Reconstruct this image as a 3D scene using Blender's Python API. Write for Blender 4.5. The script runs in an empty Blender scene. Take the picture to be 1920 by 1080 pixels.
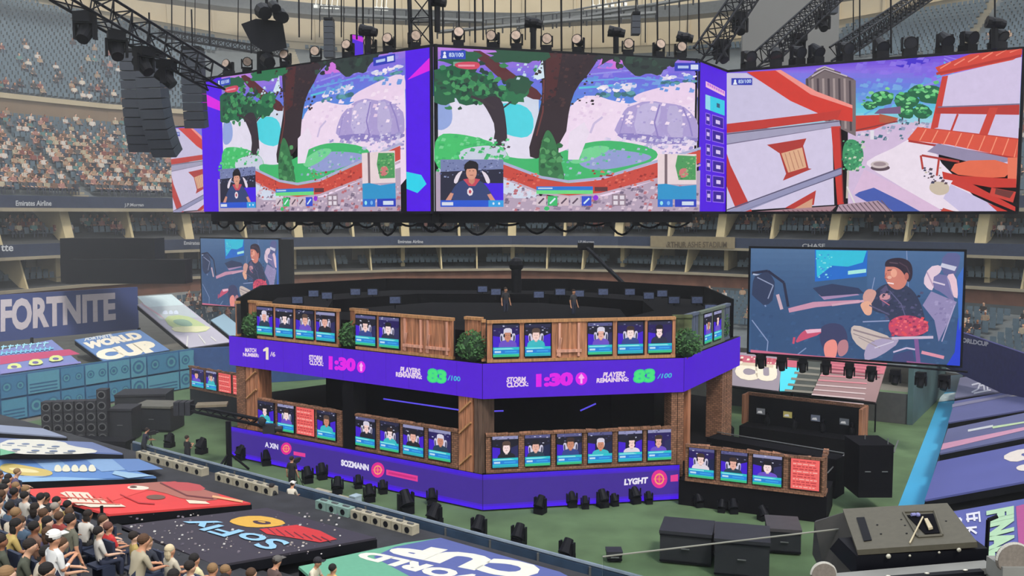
import bpy, bmesh, math, random
from mathutils import Vector, Matrix
V=Vector
R=random.Random(7)
sc=bpy.context.scene; COL=sc.collection
# ---------------- camera, sky, sun, exposure ----------------
F=1750.0; CH=13.0; PITCH=math.atan(140/F)
cam=bpy.data.cameras.new('camera'); camo=bpy.data.objects.new('camera',cam); COL.objects.link(camo)
cam.sensor_width=36; cam.lens=F/1920*36; cam.clip_end=600
camo.location=(0,0,CH); camo.rotation_euler=(math.pi/2-PITCH,0,0); sc.camera=camo
w=bpy.data.worlds.new('sky'); sc.world=w; w.use_nodes=True
nt=w.node_tree; bg=nt.nodes['Background']
tc=nt.nodes.new('ShaderNodeTexCoord'); sep=nt.nodes.new('ShaderNodeSeparateXYZ'); cr=nt.nodes.new('ShaderNodeValToRGB')
nt.links.new(tc.outputs['Generated'],sep.inputs[0]); nt.links.new(sep.outputs['Z'],cr.inputs[0]); nt.links.new(cr.outputs[0],bg.inputs[0])
cr.color_ramp.elements[0].color=(.80,.80,.74,1); cr.color_ramp.elements[1].color=(.78,.86,1,1)
bg.inputs[1].default_value=1.4
sun=bpy.data.lights.new('sun','SUN'); sun.energy=2.3; sun.angle=math.radians(10); sun.color=(1,.93,.82)
suno=bpy.data.objects.new('sun',sun); COL.objects.link(suno); suno.rotation_euler=Vector((-.22,.5,-.83)).to_track_quat('-Z','Y').to_euler(); suno.location=(0,0,90)
sc.view_settings.view_transform='Standard'; sc.view_settings.look='None'; sc.view_settings.gamma=1; sc.view_settings.use_curve_mapping=False
sc.view_settings.exposure=0.0
# ---------------- helpers ----------------
C=V((0,0,CH)); cp,sp=math.cos(PITCH),math.sin(PITCH)
def ray(x,y):
    a=(x-960)/F; b=(540-y)/F
    return V((a,cp+b*sp,-sp+b*cp))
def W(x,y,D):
    d=ray(x,y); return C+d*(D/d.y)
def Wz(x,y,z):
    d=ray(x,y); return C+d*((z-CH)/d.z)
def along(base,n,x,y):
    """point over the ground line base+t*n seen at pixel x,y"""
    d=ray(x,y); k=d.x/d.y
    t=(k*base.y-base.x)/(n[0]-k*n[1]); X=base.x+n[0]*t; Y=base.y+n[1]*t
    return V((X,Y,CH+d.z*Y/d.y))
def lin(c):
    if isinstance(c,str):
        c=c.lstrip('#'); c=tuple(int(c[i:i+2],16) for i in (0,2,4))
    return tuple(((v/255)/12.92 if v/255<=.04045 else ((v/255+.055)/1.055)**2.4) for v in c)
MATS={}
def mat(name,col,rough=.7,metal=0,noise=.12,scale=3.0,emit=0,kind=None,bump=0,coat=0):
    if name in MATS: return MATS[name]
    m=bpy.data.materials.new(name); m.use_nodes=True; n=m.node_tree; b=n.nodes['Principled BSDF']; MATS[name]=m
    c=lin(col); b.inputs['Roughness'].default_value=rough; b.inputs['Metallic'].default_value=metal
    if sum(c)<.06: b.inputs['Specular IOR Level'].default_value=.12
    if coat: b.inputs['Coat Weight'].default_value=coat
    t=n.nodes.new('ShaderNodeTexCoord')
    if kind=='brick':
        x=n.nodes.new('ShaderNodeTexBrick'); x.inputs['Scale'].default_value=scale
        x.inputs['Color1'].default_value=(*c,1); x.inputs['Color2'].default_value=(*[v*.55 for v in c],1); x.inputs['Mortar'].default_value=(*[v*.3 for v in c],1)
        x.inputs['Mortar Size'].default_value=.03
    else:
        x=n.nodes.new('ShaderNodeTexNoise'); x.inputs['Scale'].default_value=scale; x.inputs['Detail'].default_value=4
    mp=n.nodes.new('ShaderNodeMapping'); n.links.new(t.outputs['Object'],mp.inputs[0]); n.links.new(mp.outputs[0],x.inputs['Vector'])
    if kind=='wood': mp.inputs['Scale'].default_value=(4,4,.35)
    if kind=='brick': mp.inputs['Rotation'].default_value=(math.pi/2,0,0)
    if kind=='grass': mp.inputs['Scale'].default_value=(1,1,1)
    if kind=='brick':
        n.links.new(x.outputs['Color'],b.inputs['Base Color'])
    else:
        r=n.nodes.new('ShaderNodeValToRGB'); n.links.new(x.outputs['Fac'],r.inputs[0]); n.links.new(r.outputs[0],b.inputs['Base Color'])
        r.color_ramp.elements[0].position=.3; r.color_ramp.elements[1].position=.7
        r.color_ramp.elements[0].color=(*[v*(1-noise) for v in c],1); r.color_ramp.elements[1].color=(*[min(1,v*(1+noise)) for v in c],1)
    if bump:
        bp=n.nodes.new('ShaderNodeBump'); bp.inputs['Strength'].default_value=bump; n.links.new(x.outputs['Fac'],bp.inputs['Height']); n.links.new(bp.outputs[0],b.inputs['Normal'])
    if emit:
        b.inputs['Emission Color'].default_value=(*c,1); b.inputs['Emission Strength'].default_value=emit
    return m
def attr_mat(name,emit,rough=.6):
    m=bpy.data.materials.new(name); m.use_nodes=True; n=m.node_tree; b=n.nodes['Principled BSDF']
    a=n.nodes.new('ShaderNodeAttribute'); a.attribute_name='Col'
    x=n.nodes.new('ShaderNodeTexNoise'); x.inputs['Scale'].default_value=6; x.inputs['Detail'].default_value=3
    t=n.nodes.new('ShaderNodeTexCoord'); n.links.new(t.outputs['Object'],x.inputs['Vector'])
    mx=n.nodes.new('ShaderNodeMix'); mx.data_type='RGBA'; mx.blend_type='MULTIPLY'; mx.inputs[0].default_value=.3 if emit else .2
    r=n.nodes.new('ShaderNodeValToRGB'); n.links.new(x.outputs['Fac'],r.inputs[0]); r.color_ramp.elements[0].position=.3; r.color_ramp.elements[1].position=.7
    r.color_ramp.elements[0].color=(.55,.55,.55,1); r.color_ramp.elements[1].color=(1,1,1,1)
    n.links.new(a.outputs['Color'],mx.inputs[6]); n.links.new(r.outputs[0],mx.inputs[7])
    b.inputs['Roughness'].default_value=rough
    if emit:
        x.inputs['Scale'].default_value=2.2; x.inputs['Detail'].default_value=12; x.inputs['Roughness'].default_value=.85
        b.inputs['Base Color'].default_value=(.01,.01,.012,1); b.inputs['Specular IOR Level'].default_value=.1
        n.links.new(mx.outputs[2],b.inputs['Emission Color']); b.inputs['Emission Strength'].default_value=emit
    else: n.links.new(mx.outputs[2],b.inputs['Base Color'])
    return m
M_LED=attr_mat('led_display',1.0); M_PRINT=attr_mat('printed_vinyl',0); M_MIX=attr_mat('mixed_cloth',0,.85)
M_BLACK=mat('black_metal',(22,23,29),.5,.2); M_DARK=mat('dark_case',(38,39,46),.6); M_DRAPE=mat('black_drape',(11,11,17),.95)
M_CONC=mat('pale_concrete',(160,150,128),.9,noise=.1,scale=.6); M_CONC2=mat('grey_concrete',(112,108,98),.9,noise=.15,scale=.5)
M_WOOD=mat('rough_wood',(172,116,84),.8,noise=.45,scale=2.5,kind='wood',bump=.3); M_WOODL=mat('trim_wood',(176,128,84),.8,noise=.3,scale=3,kind='wood')
M_STONE=mat('rough_blocks',(158,112,86),.9,scale=2.6,kind='brick')
M_LEAF=mat('bush_leaves',(58,100,52),.8,noise=.5,scale=5); M_GLASSL=mat('lamp_lens',(172,150,136),.3,0,noise=.25,scale=9)
M_STEEL=mat('grey_steel',(110,112,112),.5,.4); M_NAVY=mat('navy_ribbon',(48,58,82),.6); M_SEAT=mat('blue_seat',(88,106,118),.6)
class MB:
    def __init__(s): s.v=[]; s.f=[]; s.c=[]; s.m=[]; s.mi=0; s.col=None
    def add(s,vs,fs,col=None):
        o=len(s.v); s.v+= [tuple(v) for v in vs]; col=col if col is not None else s.col
        for f in fs: s.f.append([i+o for i in f]); s.c.append(col); s.m.append(s.mi)
    def quad(s,a,b,c,d,col=None): s.add([a,b,c,d],[(0,1,2,3)],col)
    def box(s,c,d,rz=0,col=None,M=None):
        x,y,z=d[0]/2,d[1]/2,d[2]/2
        vs=[V(p) for p in((-x,-y,-z),(x,-y,-z),(x,y,-z),(-x,y,-z),(-x,-y,z),(x,-y,z),(x,y,z),(-x,y,z))]
        m=M if M else Matrix.Rotation(rz,3,'Z'); vs=[m@p+V(c) for p in vs]
        s.add(vs,[(3,2,1,0),(4,5,6,7),(0,1,5,4),(1,2,6,5),(2,3,7,6),(3,0,4,7)],col)
    def hexa(s,b,t,col=None):
        """bottom quad b, top quad t"""
        s.add(list(b)+list(t),[(3,2,1,0),(4,5,6,7),(0,1,5,4),(1,2,6,5),(2,3,7,6),(3,0,4,7)],col)
    def slab(s,q,th,col=None):
        q=[V(p) for p in q]; n=(q[1]-q[0]).cross(q[3]-q[0]).normalized()*th
        s.hexa([p-n for p in q],q,col)
    def bar(s,a,b,r,n=6,r2=None,col=None,caps=True):
        a,b=V(a),V(b); d=(b-a)
        if d.length<1e-6: return
        d.normalize(); u=d.orthogonal().normalized(); w_=d.cross(u); r2=r if r2 is None else r2; vs=[];fs=[]
        for k in range(n):
            t=2*math.pi*(k+.5)/n; e=u*math.cos(t)+w_*math.sin(t); vs+= [a+e*r,b+e*r2]
        for k in range(n):
            j=(k+1)%n; fs.append((2*k,2*j,2*j+1,2*k+1))
        if caps: fs+= [tuple(2*k for k in range(n))[::-1],tuple(2*k+1 for k in range(n))]
        s.add(vs,fs,col)
    def ball(s,c,r,n=8,m=5,col=None):
        c=V(c); r=r if hasattr(r,'__len__') else (r,r,r); vs=[c+V((0,0,-r[2]))]; fs=[]
        for i in range(1,m):
            p=math.pi*i/m-math.pi/2
            for k in range(n):
                t=2*math.pi*k/n; vs.append(c+V((r[0]*math.cos(p)*math.cos(t),r[1]*math.cos(p)*math.sin(t),r[2]*math.sin(p))))
        vs.append(c+V((0,0,r[2]))); L=len(vs)-1
        for k in range(n):
            j=(k+1)%n; fs.append((0,1+j,1+k)); fs.append((L,1+(m-2)*n+k,1+(m-2)*n+j))
            for i in range(m-2): fs.append((1+i*n+k,1+i*n+j,1+(i+1)*n+j,1+(i+1)*n+k))
        s.add(vs,fs,col)
    def mesh(s,name,mats):
        me=bpy.data.meshes.new(name); me.from_pydata(s.v,[],s.f)
        mats=mats if isinstance(mats,(list,tuple)) else [mats]
        for m in mats: me.materials.append(m)
        if any(s.m): me.polygons.foreach_set('material_index',s.m)
        if any(c is not None for c in s.c):
            a=me.color_attributes.new('Col','FLOAT_COLOR','CORNER'); buf=[]
            for f,c in zip(s.f,s.c):
                l=lin(c) if c is not None else (.5,.5,.5); buf+= [*l,1]*len(f)
            a.data.foreach_set('color',buf)
        me.update(); return me
    def build(s,name,mats,parent=None,loc=None):
        o=bpy.data.objects.new(name,s.mesh(name,mats)); COL.objects.link(o)
        if parent: o.parent=parent
        if loc: o.location=loc
        return o
def tag(o,label=None,cat=None,group=None,kind=None):
    if label: o['label']=label
    if cat: o['category']=cat
    if group: o['group']=group
    if kind: o['kind']=kind
    return o
def empty(name,loc,label,cat,group=None,rz=0):
    o=bpy.data.objects.new(name,None); COL.objects.link(o); o.location=loc; o.rotation_euler.z=rz; o.empty_display_size=.1
    return tag(o,label,cat,group)
def copy_tree(o,parent=None):
    c=o.copy(); COL.objects.link(c); c.parent=parent
    for ch in o.children: copy_tree(ch,c)
    return c
def ordn(k): return ['first','second','third','fourth','fifth','sixth','seventh','eighth','ninth','tenth','eleventh','twelfth','thirteenth','fourteenth','fifteenth','sixteenth','seventeenth','eighteenth','nineteenth','twentieth'][k]
class Plane:
    """vertical or tilted rectangle; o lower left, ux right, uy up, w,h sizes"""
    def __init__(s,o,ux,uy,w,h):
        s.o=V(o); s.ux=V(ux).normalized(); s.uy=V(uy).normalized(); s.n=s.ux.cross(s.uy).normalized(); s.w=w; s.h=h
    def uv(s,x,y):
        d=ray(x,y); t=(s.o-C).dot(s.n)/d.dot(s.n); p=C+d*t-s.o
        # skew safe
        a,b=s.ux,s.uy; ab=a.dot(b); pa,pb=p.dot(a),p.dot(b); k=1-ab*ab
        return ((pa-ab*pb)/k/s.w,(pb-ab*pa)/k/s.h)
    def at(s,u,v,e=0): return s.o+s.ux*(u*s.w)+s.uy*(v*s.h)+s.n*e
def vplane(a,b,z0,z1):
    a=V((a[0],a[1],z0)); b=V((b[0],b[1],z0)); return Plane(a,b-a,(0,0,1),(b-a).length,z1-z0)
TXT={}
def text_poly(s_,off):
    k=(s_,off)
    if k not in TXT:
        cu=bpy.data.curves.new('t','FONT'); cu.body=s_; cu.offset=off; cu.resolution_u=3; cu.fill_mode='FRONT'
        o=bpy.data.objects.new('t',cu); COL.objects.link(o); dg=bpy.context.evaluated_depsgraph_get()
        me=bpy.data.meshes.new_from_object(o.evaluated_get(dg)); vs=[v.co.copy() for v in me.vertices]; fs=[tuple(p.vertices) for p in me.polygons]
        bpy.data.objects.remove(o); bpy.data.curves.remove(cu); bpy.data.meshes.remove(me)
        x0=min(v.x for v in vs);x1=max(v.x for v in vs);y0=min(v.y for v in vs);y1=max(v.y for v in vs)
        TXT[k]=([((v.x-x0)/(x1-x0),(v.y-y0)/(y1-y0)) for v in vs],fs)
    return TXT[k]
class Pic:
    """flat picture on a plane; coordinates may come as photo pixels on src or as uv"""
    def __init__(s,dst,src=None,eps=.0012,e0=.004,clip=True):
        s.d=dst; s.s=src or dst; s.mb=MB(); s.k=0; s.eps=eps; s.e0=e0; s.clip=clip
    def _w(s,u,v): 
        if s.clip: u=min(1,max(0,u)); v=min(1,max(0,v))
        return s.d.at(u,v,s.e0+s.k*s.eps)
    def uvp(s,pts,col): s.k+=1; s.mb.add([s._w(*p) for p in pts],[tuple(range(len(pts)))],col)
    def px(s,pts,col): s.uvp([s.s.uv(*p) for p in pts],col)
    def rect(s,x0,y0,x1,y1,col): s.px([(x0,y1),(x1,y1),(x1,y0),(x0,y0)],col)
    def ell(s,cx,cy,rx,ry,col,n=20,jit=0,a=0):
        pts=[]
        for k in range(n):
            t=-2*math.pi*k/n; j=1+R.uniform(-jit,jit); X=rx*math.cos(t)*j; Y=ry*math.sin(t)*j
            pts.append((cx+X*math.cos(a)-Y*math.sin(a),cy+X*math.sin(a)+Y*math.cos(a)))
        s.px(pts,col)
    def line(s,pts,wd,col):
        for (a,b),(c,d) in zip(pts,pts[1:]):
            L=math.hypot(c-a,d-b) or 1; nx,ny=-(d-b)/L*wd/2,(c-a)/L*wd/2
            s.px([(a+nx,b+ny),(c+nx,d+ny),(c-nx,d-ny),(a-nx,b-ny)],col)
    def grad(s,x0,y0,x1,y1,cols,n=14):
        s.k+=1
        for i in range(n):
            t=(i+.5)/n*(len(cols)-1); j=min(int(t),len(cols)-2); q=t-j
            c=tuple(cols[j][m]*(1-q)+cols[j+1][m]*q for m in range(3)); ya=y0+(y1-y0)*i/n; yb=y0+(y1-y0)*(i+1)/n
            s.mb.add([s._w(*s.s.uv(*p)) for p in((x0,yb),(x1,yb),(x1,ya),(x0,ya))],[(0,1,2,3)],c)
    def speck(s,x0,y0,x1,y1,n,sz,cols):
        s.k+=1
        for i in range(n):
            x=R.uniform(x0,x1); y=R.uniform(y0,y1); q=sz*R.uniform(.5,1.4)
            s.mb.add([s._w(*s.s.uv(*p)) for p in((x-q,y+q*.5),(x+q*.6,y+q*.6),(x+q,y-q*.4),(x-q*.4,y-q*.7))],[(0,1,2,3)],R.choice(cols))
    def text(s,t,quad,col,off=.03):
        """quad: photo px of lower left, lower right, upper right, upper left"""
        s.k+=1; vs,fs=text_poly(t,off); (ax,ay),(bx,by),(cx,cy),(dx,dy)=quad
        pts=[((1-u)*(1-v)*ax+u*(1-v)*bx+u*v*cx+(1-u)*v*dx,(1-u)*(1-v)*ay+u*(1-v)*by+u*v*cy+(1-u)*v*dy) for u,v in vs]
        s.mb.add([s._w(*s.s.uv(*p)) for p in pts],fs,col)
    def build(s,name,parent=None,m=None): return s.mb.build(name,m or M_LED,parent)
def chain(pts,n=2):
    """Chaikin smoothing of a closed outline"""
    for _ in range(n):
        q=[]
        for i in range(len(pts)):
            a,b=pts[i],pts[(i+1)%len(pts)]; q+= [(a[0]*.75+b[0]*.25,a[1]*.75+b[1]*.25),(a[0]*.25+b[0]*.75,a[1]*.25+b[1]*.75)]
        pts=q
    return pts
# ---------------- stadium bowl ----------------
RINGPX=[(-900,40),(-450,54),(-150,66),(0,74),(170,82),(355,91),(560,98),(760,103),(960,105),(1160,102),(1320,97),(1480,91),(1650,85),(1800,80),(1920,76),(2150,69),(2500,60),(3000,50)]
base=[V(((x-960)/F*D,D)) for x,D in RINGPX]
def resample(pts,step):
    out=[pts[0]]; acc=0
    for a,b in zip(pts,pts[1:]):
        L=(b-a).length; n=max(1,round(L/step))
        out+= [a.lerp(b,(i+1)/n) for i in range(n)]
    return out
RP=resample(base,2.0)
RN=[]
for i in range(len(RP)):
    a=RP[max(0,i-4)]; b=RP[min(len(RP)-1,i+4)]; t=(b-a).normalized(); RN.append(V((-t.y,t.x)))
def rp(i,r,z): 
    p=RP[i]+RN[i]*r; return V((p.x,p.y,z))
def rpf(s,r,z):
    i=min(int(s),len(RP)-2); q=s-i; return rp(i,r,z).lerp(rp(i+1,r,z),q)
def sweep(name,prof,m,kind='structure',i0=0,i1=None,close=False):
    mb=MB(); i1=i1 or len(RP)-1; n=len(prof)
    for i in range(i0,i1):
        for k in range(n if close else n-1):
            (r0,z0),(r1,z1)=prof[k],prof[(k+1)%n]
            mb.quad(rp(i,r0,z0),rp(i+1,r0,z0),rp(i+1,r1,z1),rp(i,r1,z1))
    if close:
        mb.add([rp(i0,*p) for p in prof],[tuple(range(n))]); mb.add([rp(i1,*p) for p in prof],[tuple(range(n))[::-1]])
    o=mb.build(name,m); tag(o,kind=kind); return o
M_RAKE=mat('rake_concrete',(92,98,100),.9,noise=.12,scale=1)
M_FAC=mat('brown_facade',(132,112,92),.9,noise=.12,scale=.4); M_RED=mat('brick_red_wall',(122,84,68),.9,noise=.2,scale=.8)
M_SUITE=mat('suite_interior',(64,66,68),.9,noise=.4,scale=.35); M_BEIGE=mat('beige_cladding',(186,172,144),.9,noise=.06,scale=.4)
ILOW=next(i for i in range(len(RP)) if RP[i].y>0 and 960+F*RP[i].x/RP[i].y>330)
sweep('floor_lower_stand',[(-14,1.6),(-9,2.2),(-1,4.6),(0,4.7),(0,5.4)],M_RAKE,i0=ILOW)
sweep('wall_lower_red',[(0,5.4),(0,6.6)],M_RED)
sweep('trim_1',[(0,6.6),(-.35,6.6),(-.35,6.85),(.1,6.85)],M_CONC)
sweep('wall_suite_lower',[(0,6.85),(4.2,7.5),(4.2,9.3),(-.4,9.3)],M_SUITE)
sweep('trim_2',[(-.45,9.25),(-.45,9.5),(-.3,9.5)],M_CONC)
sweep('trim_3',[(-.3,9.5),(-.3,10.5),(.1,10.5)],M_NAVY)
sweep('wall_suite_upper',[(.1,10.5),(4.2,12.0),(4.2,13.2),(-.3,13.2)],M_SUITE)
sweep('trim_4',[(-.4,13.15),(-.4,13.45),(-.2,13.45)],M_CONC)
sweep('trim_5',[(-.2,13.45),(-.2,14.45),(.3,14.45)],M_NAVY)
sweep('floor_mid_stand',[(.3,14.0),(16,22.3)],M_RAKE)
sweep('wall_mid_facade',[(16,22.3),(16,24.2)],M_FAC)
sweep('trim_6',[(16,24.2),(15.8,24.2),(15.8,24.7),(16.4,24.7),(16.4,24.2)],M_BEIGE)
def qtop(i):
    p=rp(max(0,min(int(i),len(RP)-1)),30,34)-C
    x=960+F*p.x/p.y if p.y>1 else (5000 if p.x>0 else -5000)
    for (a,qa),(b_,qb) in zip(((-9e9,1),(60,1),(330,.88),(480,.8),(1380,.8),(1500,.88),(1850,1)),((60,1),(330,.88),(480,.8),(1380,.8),(1500,.88),(1850,1),(9e9,1))):
        if a<=x<=b_: return qa+(qb-qa)*min(1,max(0,(x-a)/(b_-a)))
def upt(i,dr=0,dz=0,f=None):
    q=qtop(i); return rp(i,16.4+19.6*q+dr,24.0+14.3*q+dz)
mb=MB(); mc=MB()
for i in range(len(RP)-1):
    mb.quad(rp(i,16.4,24),rp(i+1,16.4,24),upt(i+1),upt(i))
    mc.quad(upt(i),upt(i+1),upt(i+1,0,1),upt(i,0,1)); mc.quad(upt(i,-.3,1),upt(i+1,-.3,1),upt(i+1,1.2,1),upt(i,1.2,1)); mc.quad(upt(i,1.2,1),upt(i+1,1.2,1),rp(i+1,37.5,62),rp(i,37.5,62))
tag(mb.build('floor_upper_stand',M_RAKE),kind='structure'); tag(mc.build('wall_top',M_BEIGE),kind='structure')
sweep('trim_7',[(28,39.4),(28,40.9),(31,41.2),(31,39.4)],M_STEEL,close=True)
sweep('trim_8',[(26,42.6),(26,43.4),(27,43.4),(27,42.6)],M_CONC2,close=True)
# ribs on the top wall, one object each
ribm=None
for i in range(6,len(RP)-6,2):
    mb=MB(); a=upt(i,1.2,1); a2=rp(i,37.5,62); d=(rp(i+1,37.4,41)-rp(i,37.4,41)).normalized(); n=V((RN[i].x,RN[i].y,0))
    wv=.3 if i%6 else .8
    mb.hexa([a-n*.3,a-n*.3+d*wv,a+n*.2+d*wv,a+n*.2],[a2-n*.3,a2-n*.3+d*wv,a2+n*.2+d*wv,a2+n*.2])
    tag(mb.build('trim_9',M_BEIGE),kind='structure')
# raker fins between suite bays
M_FIN=mat('cream_fin',(196,180,140),.85,noise=.1,scale=1)
for lv,(za,zb) in enumerate(((6.85,9.3),(10.5,13.2))):
    for j,i in enumerate(range(8,len(RP)-8,2 if lv==0 else 3)):
        n=V((RN[i].x,RN[i].y,0)); p=rp(i,0,0); d=V((n.y,-n.x,0)); wd=(.16 if j%3 else .45) if lv==0 else (.25 if j%2 else .9)
        pr=[(-.2,za),(.5,za),(3.9,zb),(.6,zb)] if (j%3 or lv) else [(1.5,za),(4.1,za),(4.1,zb),(1.5,zb)]
        mb=MB(); mb.hexa([p+n*r+d*wd/2+V((0,0,z)) for r,z in pr],[p+n*r-d*wd/2+V((0,0,z)) for r,z in pr])
        tag(mb.build('column_suite',M_FIN),kind='structure')
        if j%2==0:
            mb=MB(); q=rp(i,3.9,(za+zb)/2+.5); mb.box(q,(2.6,.12,1.5),math.atan2(d.y,d.x)); tag(mb.build('wall_suite_panel',M_CONC if j%4 else M_DARK),kind='structure')
# seats -------------------------------------------------
def seat_mesh():
    mb=MB(); mb.box((0,.02,.42),(.44,.4,.06)); mb.box((0,.24,.68),(.44,.06,.46)); mb.box((-.2,.1,.2),(.05,.3,.4)); mb.box((.2,.1,.2),(.05,.3,.4)); return mb.mesh('folding_seat',M_SEAT)
SEATM=seat_mesh(); ncell={}
def vis(p,mx=60):
    q=p-C; 
    dz=q.y*cp-q.z*sp
    if dz<1: return False
    x=960+F*q.x/dz; y=540-F*(q.z*cp+q.y*sp)/dz
    return -mx<x<1920+mx and -mx<y<1080+mx and (x,y)
def far_seats(tiers):
    big=MB(); nind=0
    for (r0,z0,r1,z1,rows) in tiers:
        for k in range(rows):
            t=(k+.5)/rows; r=r0+(r1-r0)*t; z=z0+(z1-z0)*t
            i=4.0
            while i<len(RP)-5:
                L=(rpf(i+1,r,z)-rpf(i,r,z)).length if i<len(RP)-6 else 2.2
                i+=.62/max(L,1)
                if (i%7.0)<.55: continue
                if r0>16 and (r-16.4)/19.6>qtop(i)-.02: continue
                p=rpf(i,r,z+.05); s=vis(p,10)
                if not s: continue
                x,y=s
                if r0<-1 and x<335: continue
                if 385<x<1400 and y>100 and y<400: continue
                if 1400<=x<1910 and 110<y<400: continue
                n=RN[int(i)]; a=math.atan2(n.y,n.x)-math.pi/2
                if r0<1 and x<235 and z>20.0 and nind<290 and R.random()<.9 :
                    o=bpy.data.objects.new('folding_seat',SEATM); COL.objects.link(o); o.location=p-V((0,0,.05)); o.rotation_euler.z=a
                    tag(o,'small blue folding seat near the brown facade at the back of the left middle stand','seat','blue seats at the back of the left middle stand'); nind+=1; continue
                m=Matrix.Rotation(a,3,'Z')
                f=lambda q: p+m@V(q)
                big.add([f((-.24,.25,.35)),f((.24,.25,.35)),f((.24,.3,.9)),f((-.24,.3,.9)),f((-.24,-.15,.42)),f((.24,-.15,.42))],[(0,1,2,3),(4,5,1,0)])
    o=big.build('stadium_seats',M_SEAT); tag(o,'rows of blue seats filling the far stands around the court','seats',kind='stuff')
far_seats([(.8,14.3,15.6,22.1,18),(17,24.4,35.5,38.0,26),(.6,10.7,3.6,11.8,3),(.8,7,3.6,7.5,3),(-9,2.3,-1.6,4.5,8)])
# aisles
for (r0,z0,r1,z1) in ((.4,14.25,16,22.5),(16.6,24.3,35.8,38.3)):
    for i in range(7,len(RP)-6,7):
        p=rp(i,0,0); n=V((RN[i].x,RN[i].y,0)); d=V((n.y,-n.x,0)); mb=MB(); N=28; z00,r00=z1,r1
        if r0>16: q_=qtop(i); r1=16.6+19.2*q_; z1=24.3+14*q_
        for k in range(N):
            ra=r0+(r1-r0)*k/N; rb=r0+(r1-r0)*(k+1)/N; z=z0+(z1-z0)*(k+1)/N-.25
            mb.hexa([p+n*ra-d*.75+V((0,0,z-.5)),p+n*ra+d*.75+V((0,0,z-.5)),p+n*rb+d*.75+V((0,0,z-.5)),p+n*rb-d*.75+V((0,0,z-.5))],[p+n*ra-d*.75+V((0,0,z)),p+n*ra+d*.75+V((0,0,z)),p+n*rb+d*.75+V((0,0,z)),p+n*rb-d*.75+V((0,0,z))])
        tag(mb.build('path_stair',M_CONC),kind='structure'); r1,z1=r00,z00
# far crowd ----------------------------------------------
SHIRT=[(214,204,190),(66,64,68),(50,54,66),(180,130,120),(140,84,78),(118,122,128),(190,178,152),(78,90,110),(216,208,200),(96,92,90),(128,98,82),(96,136,134),(186,158,132),(160,140,120),(70,66,66),(58,60,72)]
SKIN=[(214,166,136),(196,140,108),(150,100,74),(226,184,158)]
def figure(mb,p,a,shirt,skin,hair,sit=True,s=1.0):
    m=Matrix.Rotation(a,3,'Z'); f=lambda x,y,z: V(p)+m@V((x*s,y*s,z*s))
    hp=.5 if sit else .92
    def ring(z,w_,d_,y=0): return [f(-w_,y-d_,z),f(w_,y-d_,z),f(w_,y+d_,z),f(-w_,y+d_,z)]
    mb.hexa(ring(hp-.05,.17,.11),ring(hp+.5,.23,.12),shirt); 
    mb.hexa(ring(hp+.48,.06,.06),ring(hp+.58,.05,.05),skin)
    hd=f(0,-.02,hp+.68); mb.ball(hd,(.1*s,.1*s,.13*s),6,4,skin); mb.ball(hd+V((0,0,.05*s))+m@V((0,.03*s,0)),(.108*s,.108*s,.1*s),6,4,hair)
    for sx in (-1,1):
        mb.bar(f(sx*.25,0,hp+.44),f(sx*.28,-.06,hp+.18),.055*s,4,.045*s,shirt); mb.bar(f(sx*.28,-.06,hp+.18),f(sx*.2,-.28,hp+.12),.042*s,4,.035*s,skin)
        if sit:
            mb.bar(f(sx*.1,0,hp),f(sx*.13,-.42,hp+.02),.085*s,4,.07*s,(52,56,72)); mb.bar(f(sx*.13,-.42,hp+.02),f(sx*.13,-.42,.02),.065*s,4,.05*s,(52,56,72))
        else:
            mb.bar(f(sx*.1,0,hp),f(sx*.11,0,.05),.085*s,4,.06*s,(46,48,60))
HAIRS=[(40,30,26),(70,48,34),(110,80,50),(30,28,30),(200,196,190),(60,40,30)]
def far_crowd():
    st=MB(); n=0; protos=[]
    for k in range(14):
        mb=MB(); figure(mb,(0,0,0),0,SHIRT[k%len(SHIRT)],SKIN[k%4],HAIRS[k%6]); protos.append(mb.mesh('person',M_MIX))
    for (r0,z0,r1,z1,rows,dens,zone) in ((.8,14.3,15.6,22.1,18,.62,'mid'),(17,24.4,28,32.2,14,.22,'up'),(.8,10.8,3.4,11.7,3,.5,'box'),(-8,2.6,-1.6,4.5,7,.4,'low')):
        for k in range(rows):
            t=(k+.5)/rows; r=r0+(r1-r0)*t; z=z0+(z1-z0)*t; i=4.0
            while i<len(RP)-5:
                L=(rpf(i+1,r,z)-rpf(i,r,z)).length if i<len(RP)-6 else 2.2
                i+=.72/max(L,1)
                if (i%7.0)<.6: continue
                p=rpf(i,r,z+.05); s=vis(p,5)
                if not s: continue
                x,y=s
                if 325<x<1400 and y<400: continue
                if 1365<x<1910 and 100<y<400: continue
                d=dens*(.55+.9*math.sin(i*.9+k*.25)**2)
                if zone=='mid' and x<330: d*=(1.25 if k<13 else .5)
                if zone=='mid' and x<330 and k<13 and math.sin(i*.37)>.2: d=max(d,.7)
                if zone=='low' and x<335: continue
                if zone=='low' and 540<x<1400: d*=.25
                if zone=='up': d*= max(.05,1-k/13)*1.6
                if R.random()>d: continue
                nn=RN[int(i)]; a=math.atan2(nn.y,nn.x)-math.pi/2+R.uniform(-.4,.4)
                if zone=='mid' and n<212 and x<325 and k<5:
                    o=bpy.data.objects.new('person',R.choice(protos)); COL.objects.link(o); o.location=p; o.rotation_euler.z=a; n+=1
                    tag(o,'spectator sitting in the lowest rows of the left middle stand, just above the upper ribbon','person','spectators in the lowest rows of the left middle stand')
                else: figure(st,p,a,R.choice(SHIRT),R.choice(SKIN),R.choice(HAIRS))
    o=st.build('crowd',M_MIX); tag(o,'crowd of seated spectators spread over the far stands','crowd',kind='stuff')
far_crowd()
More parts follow.
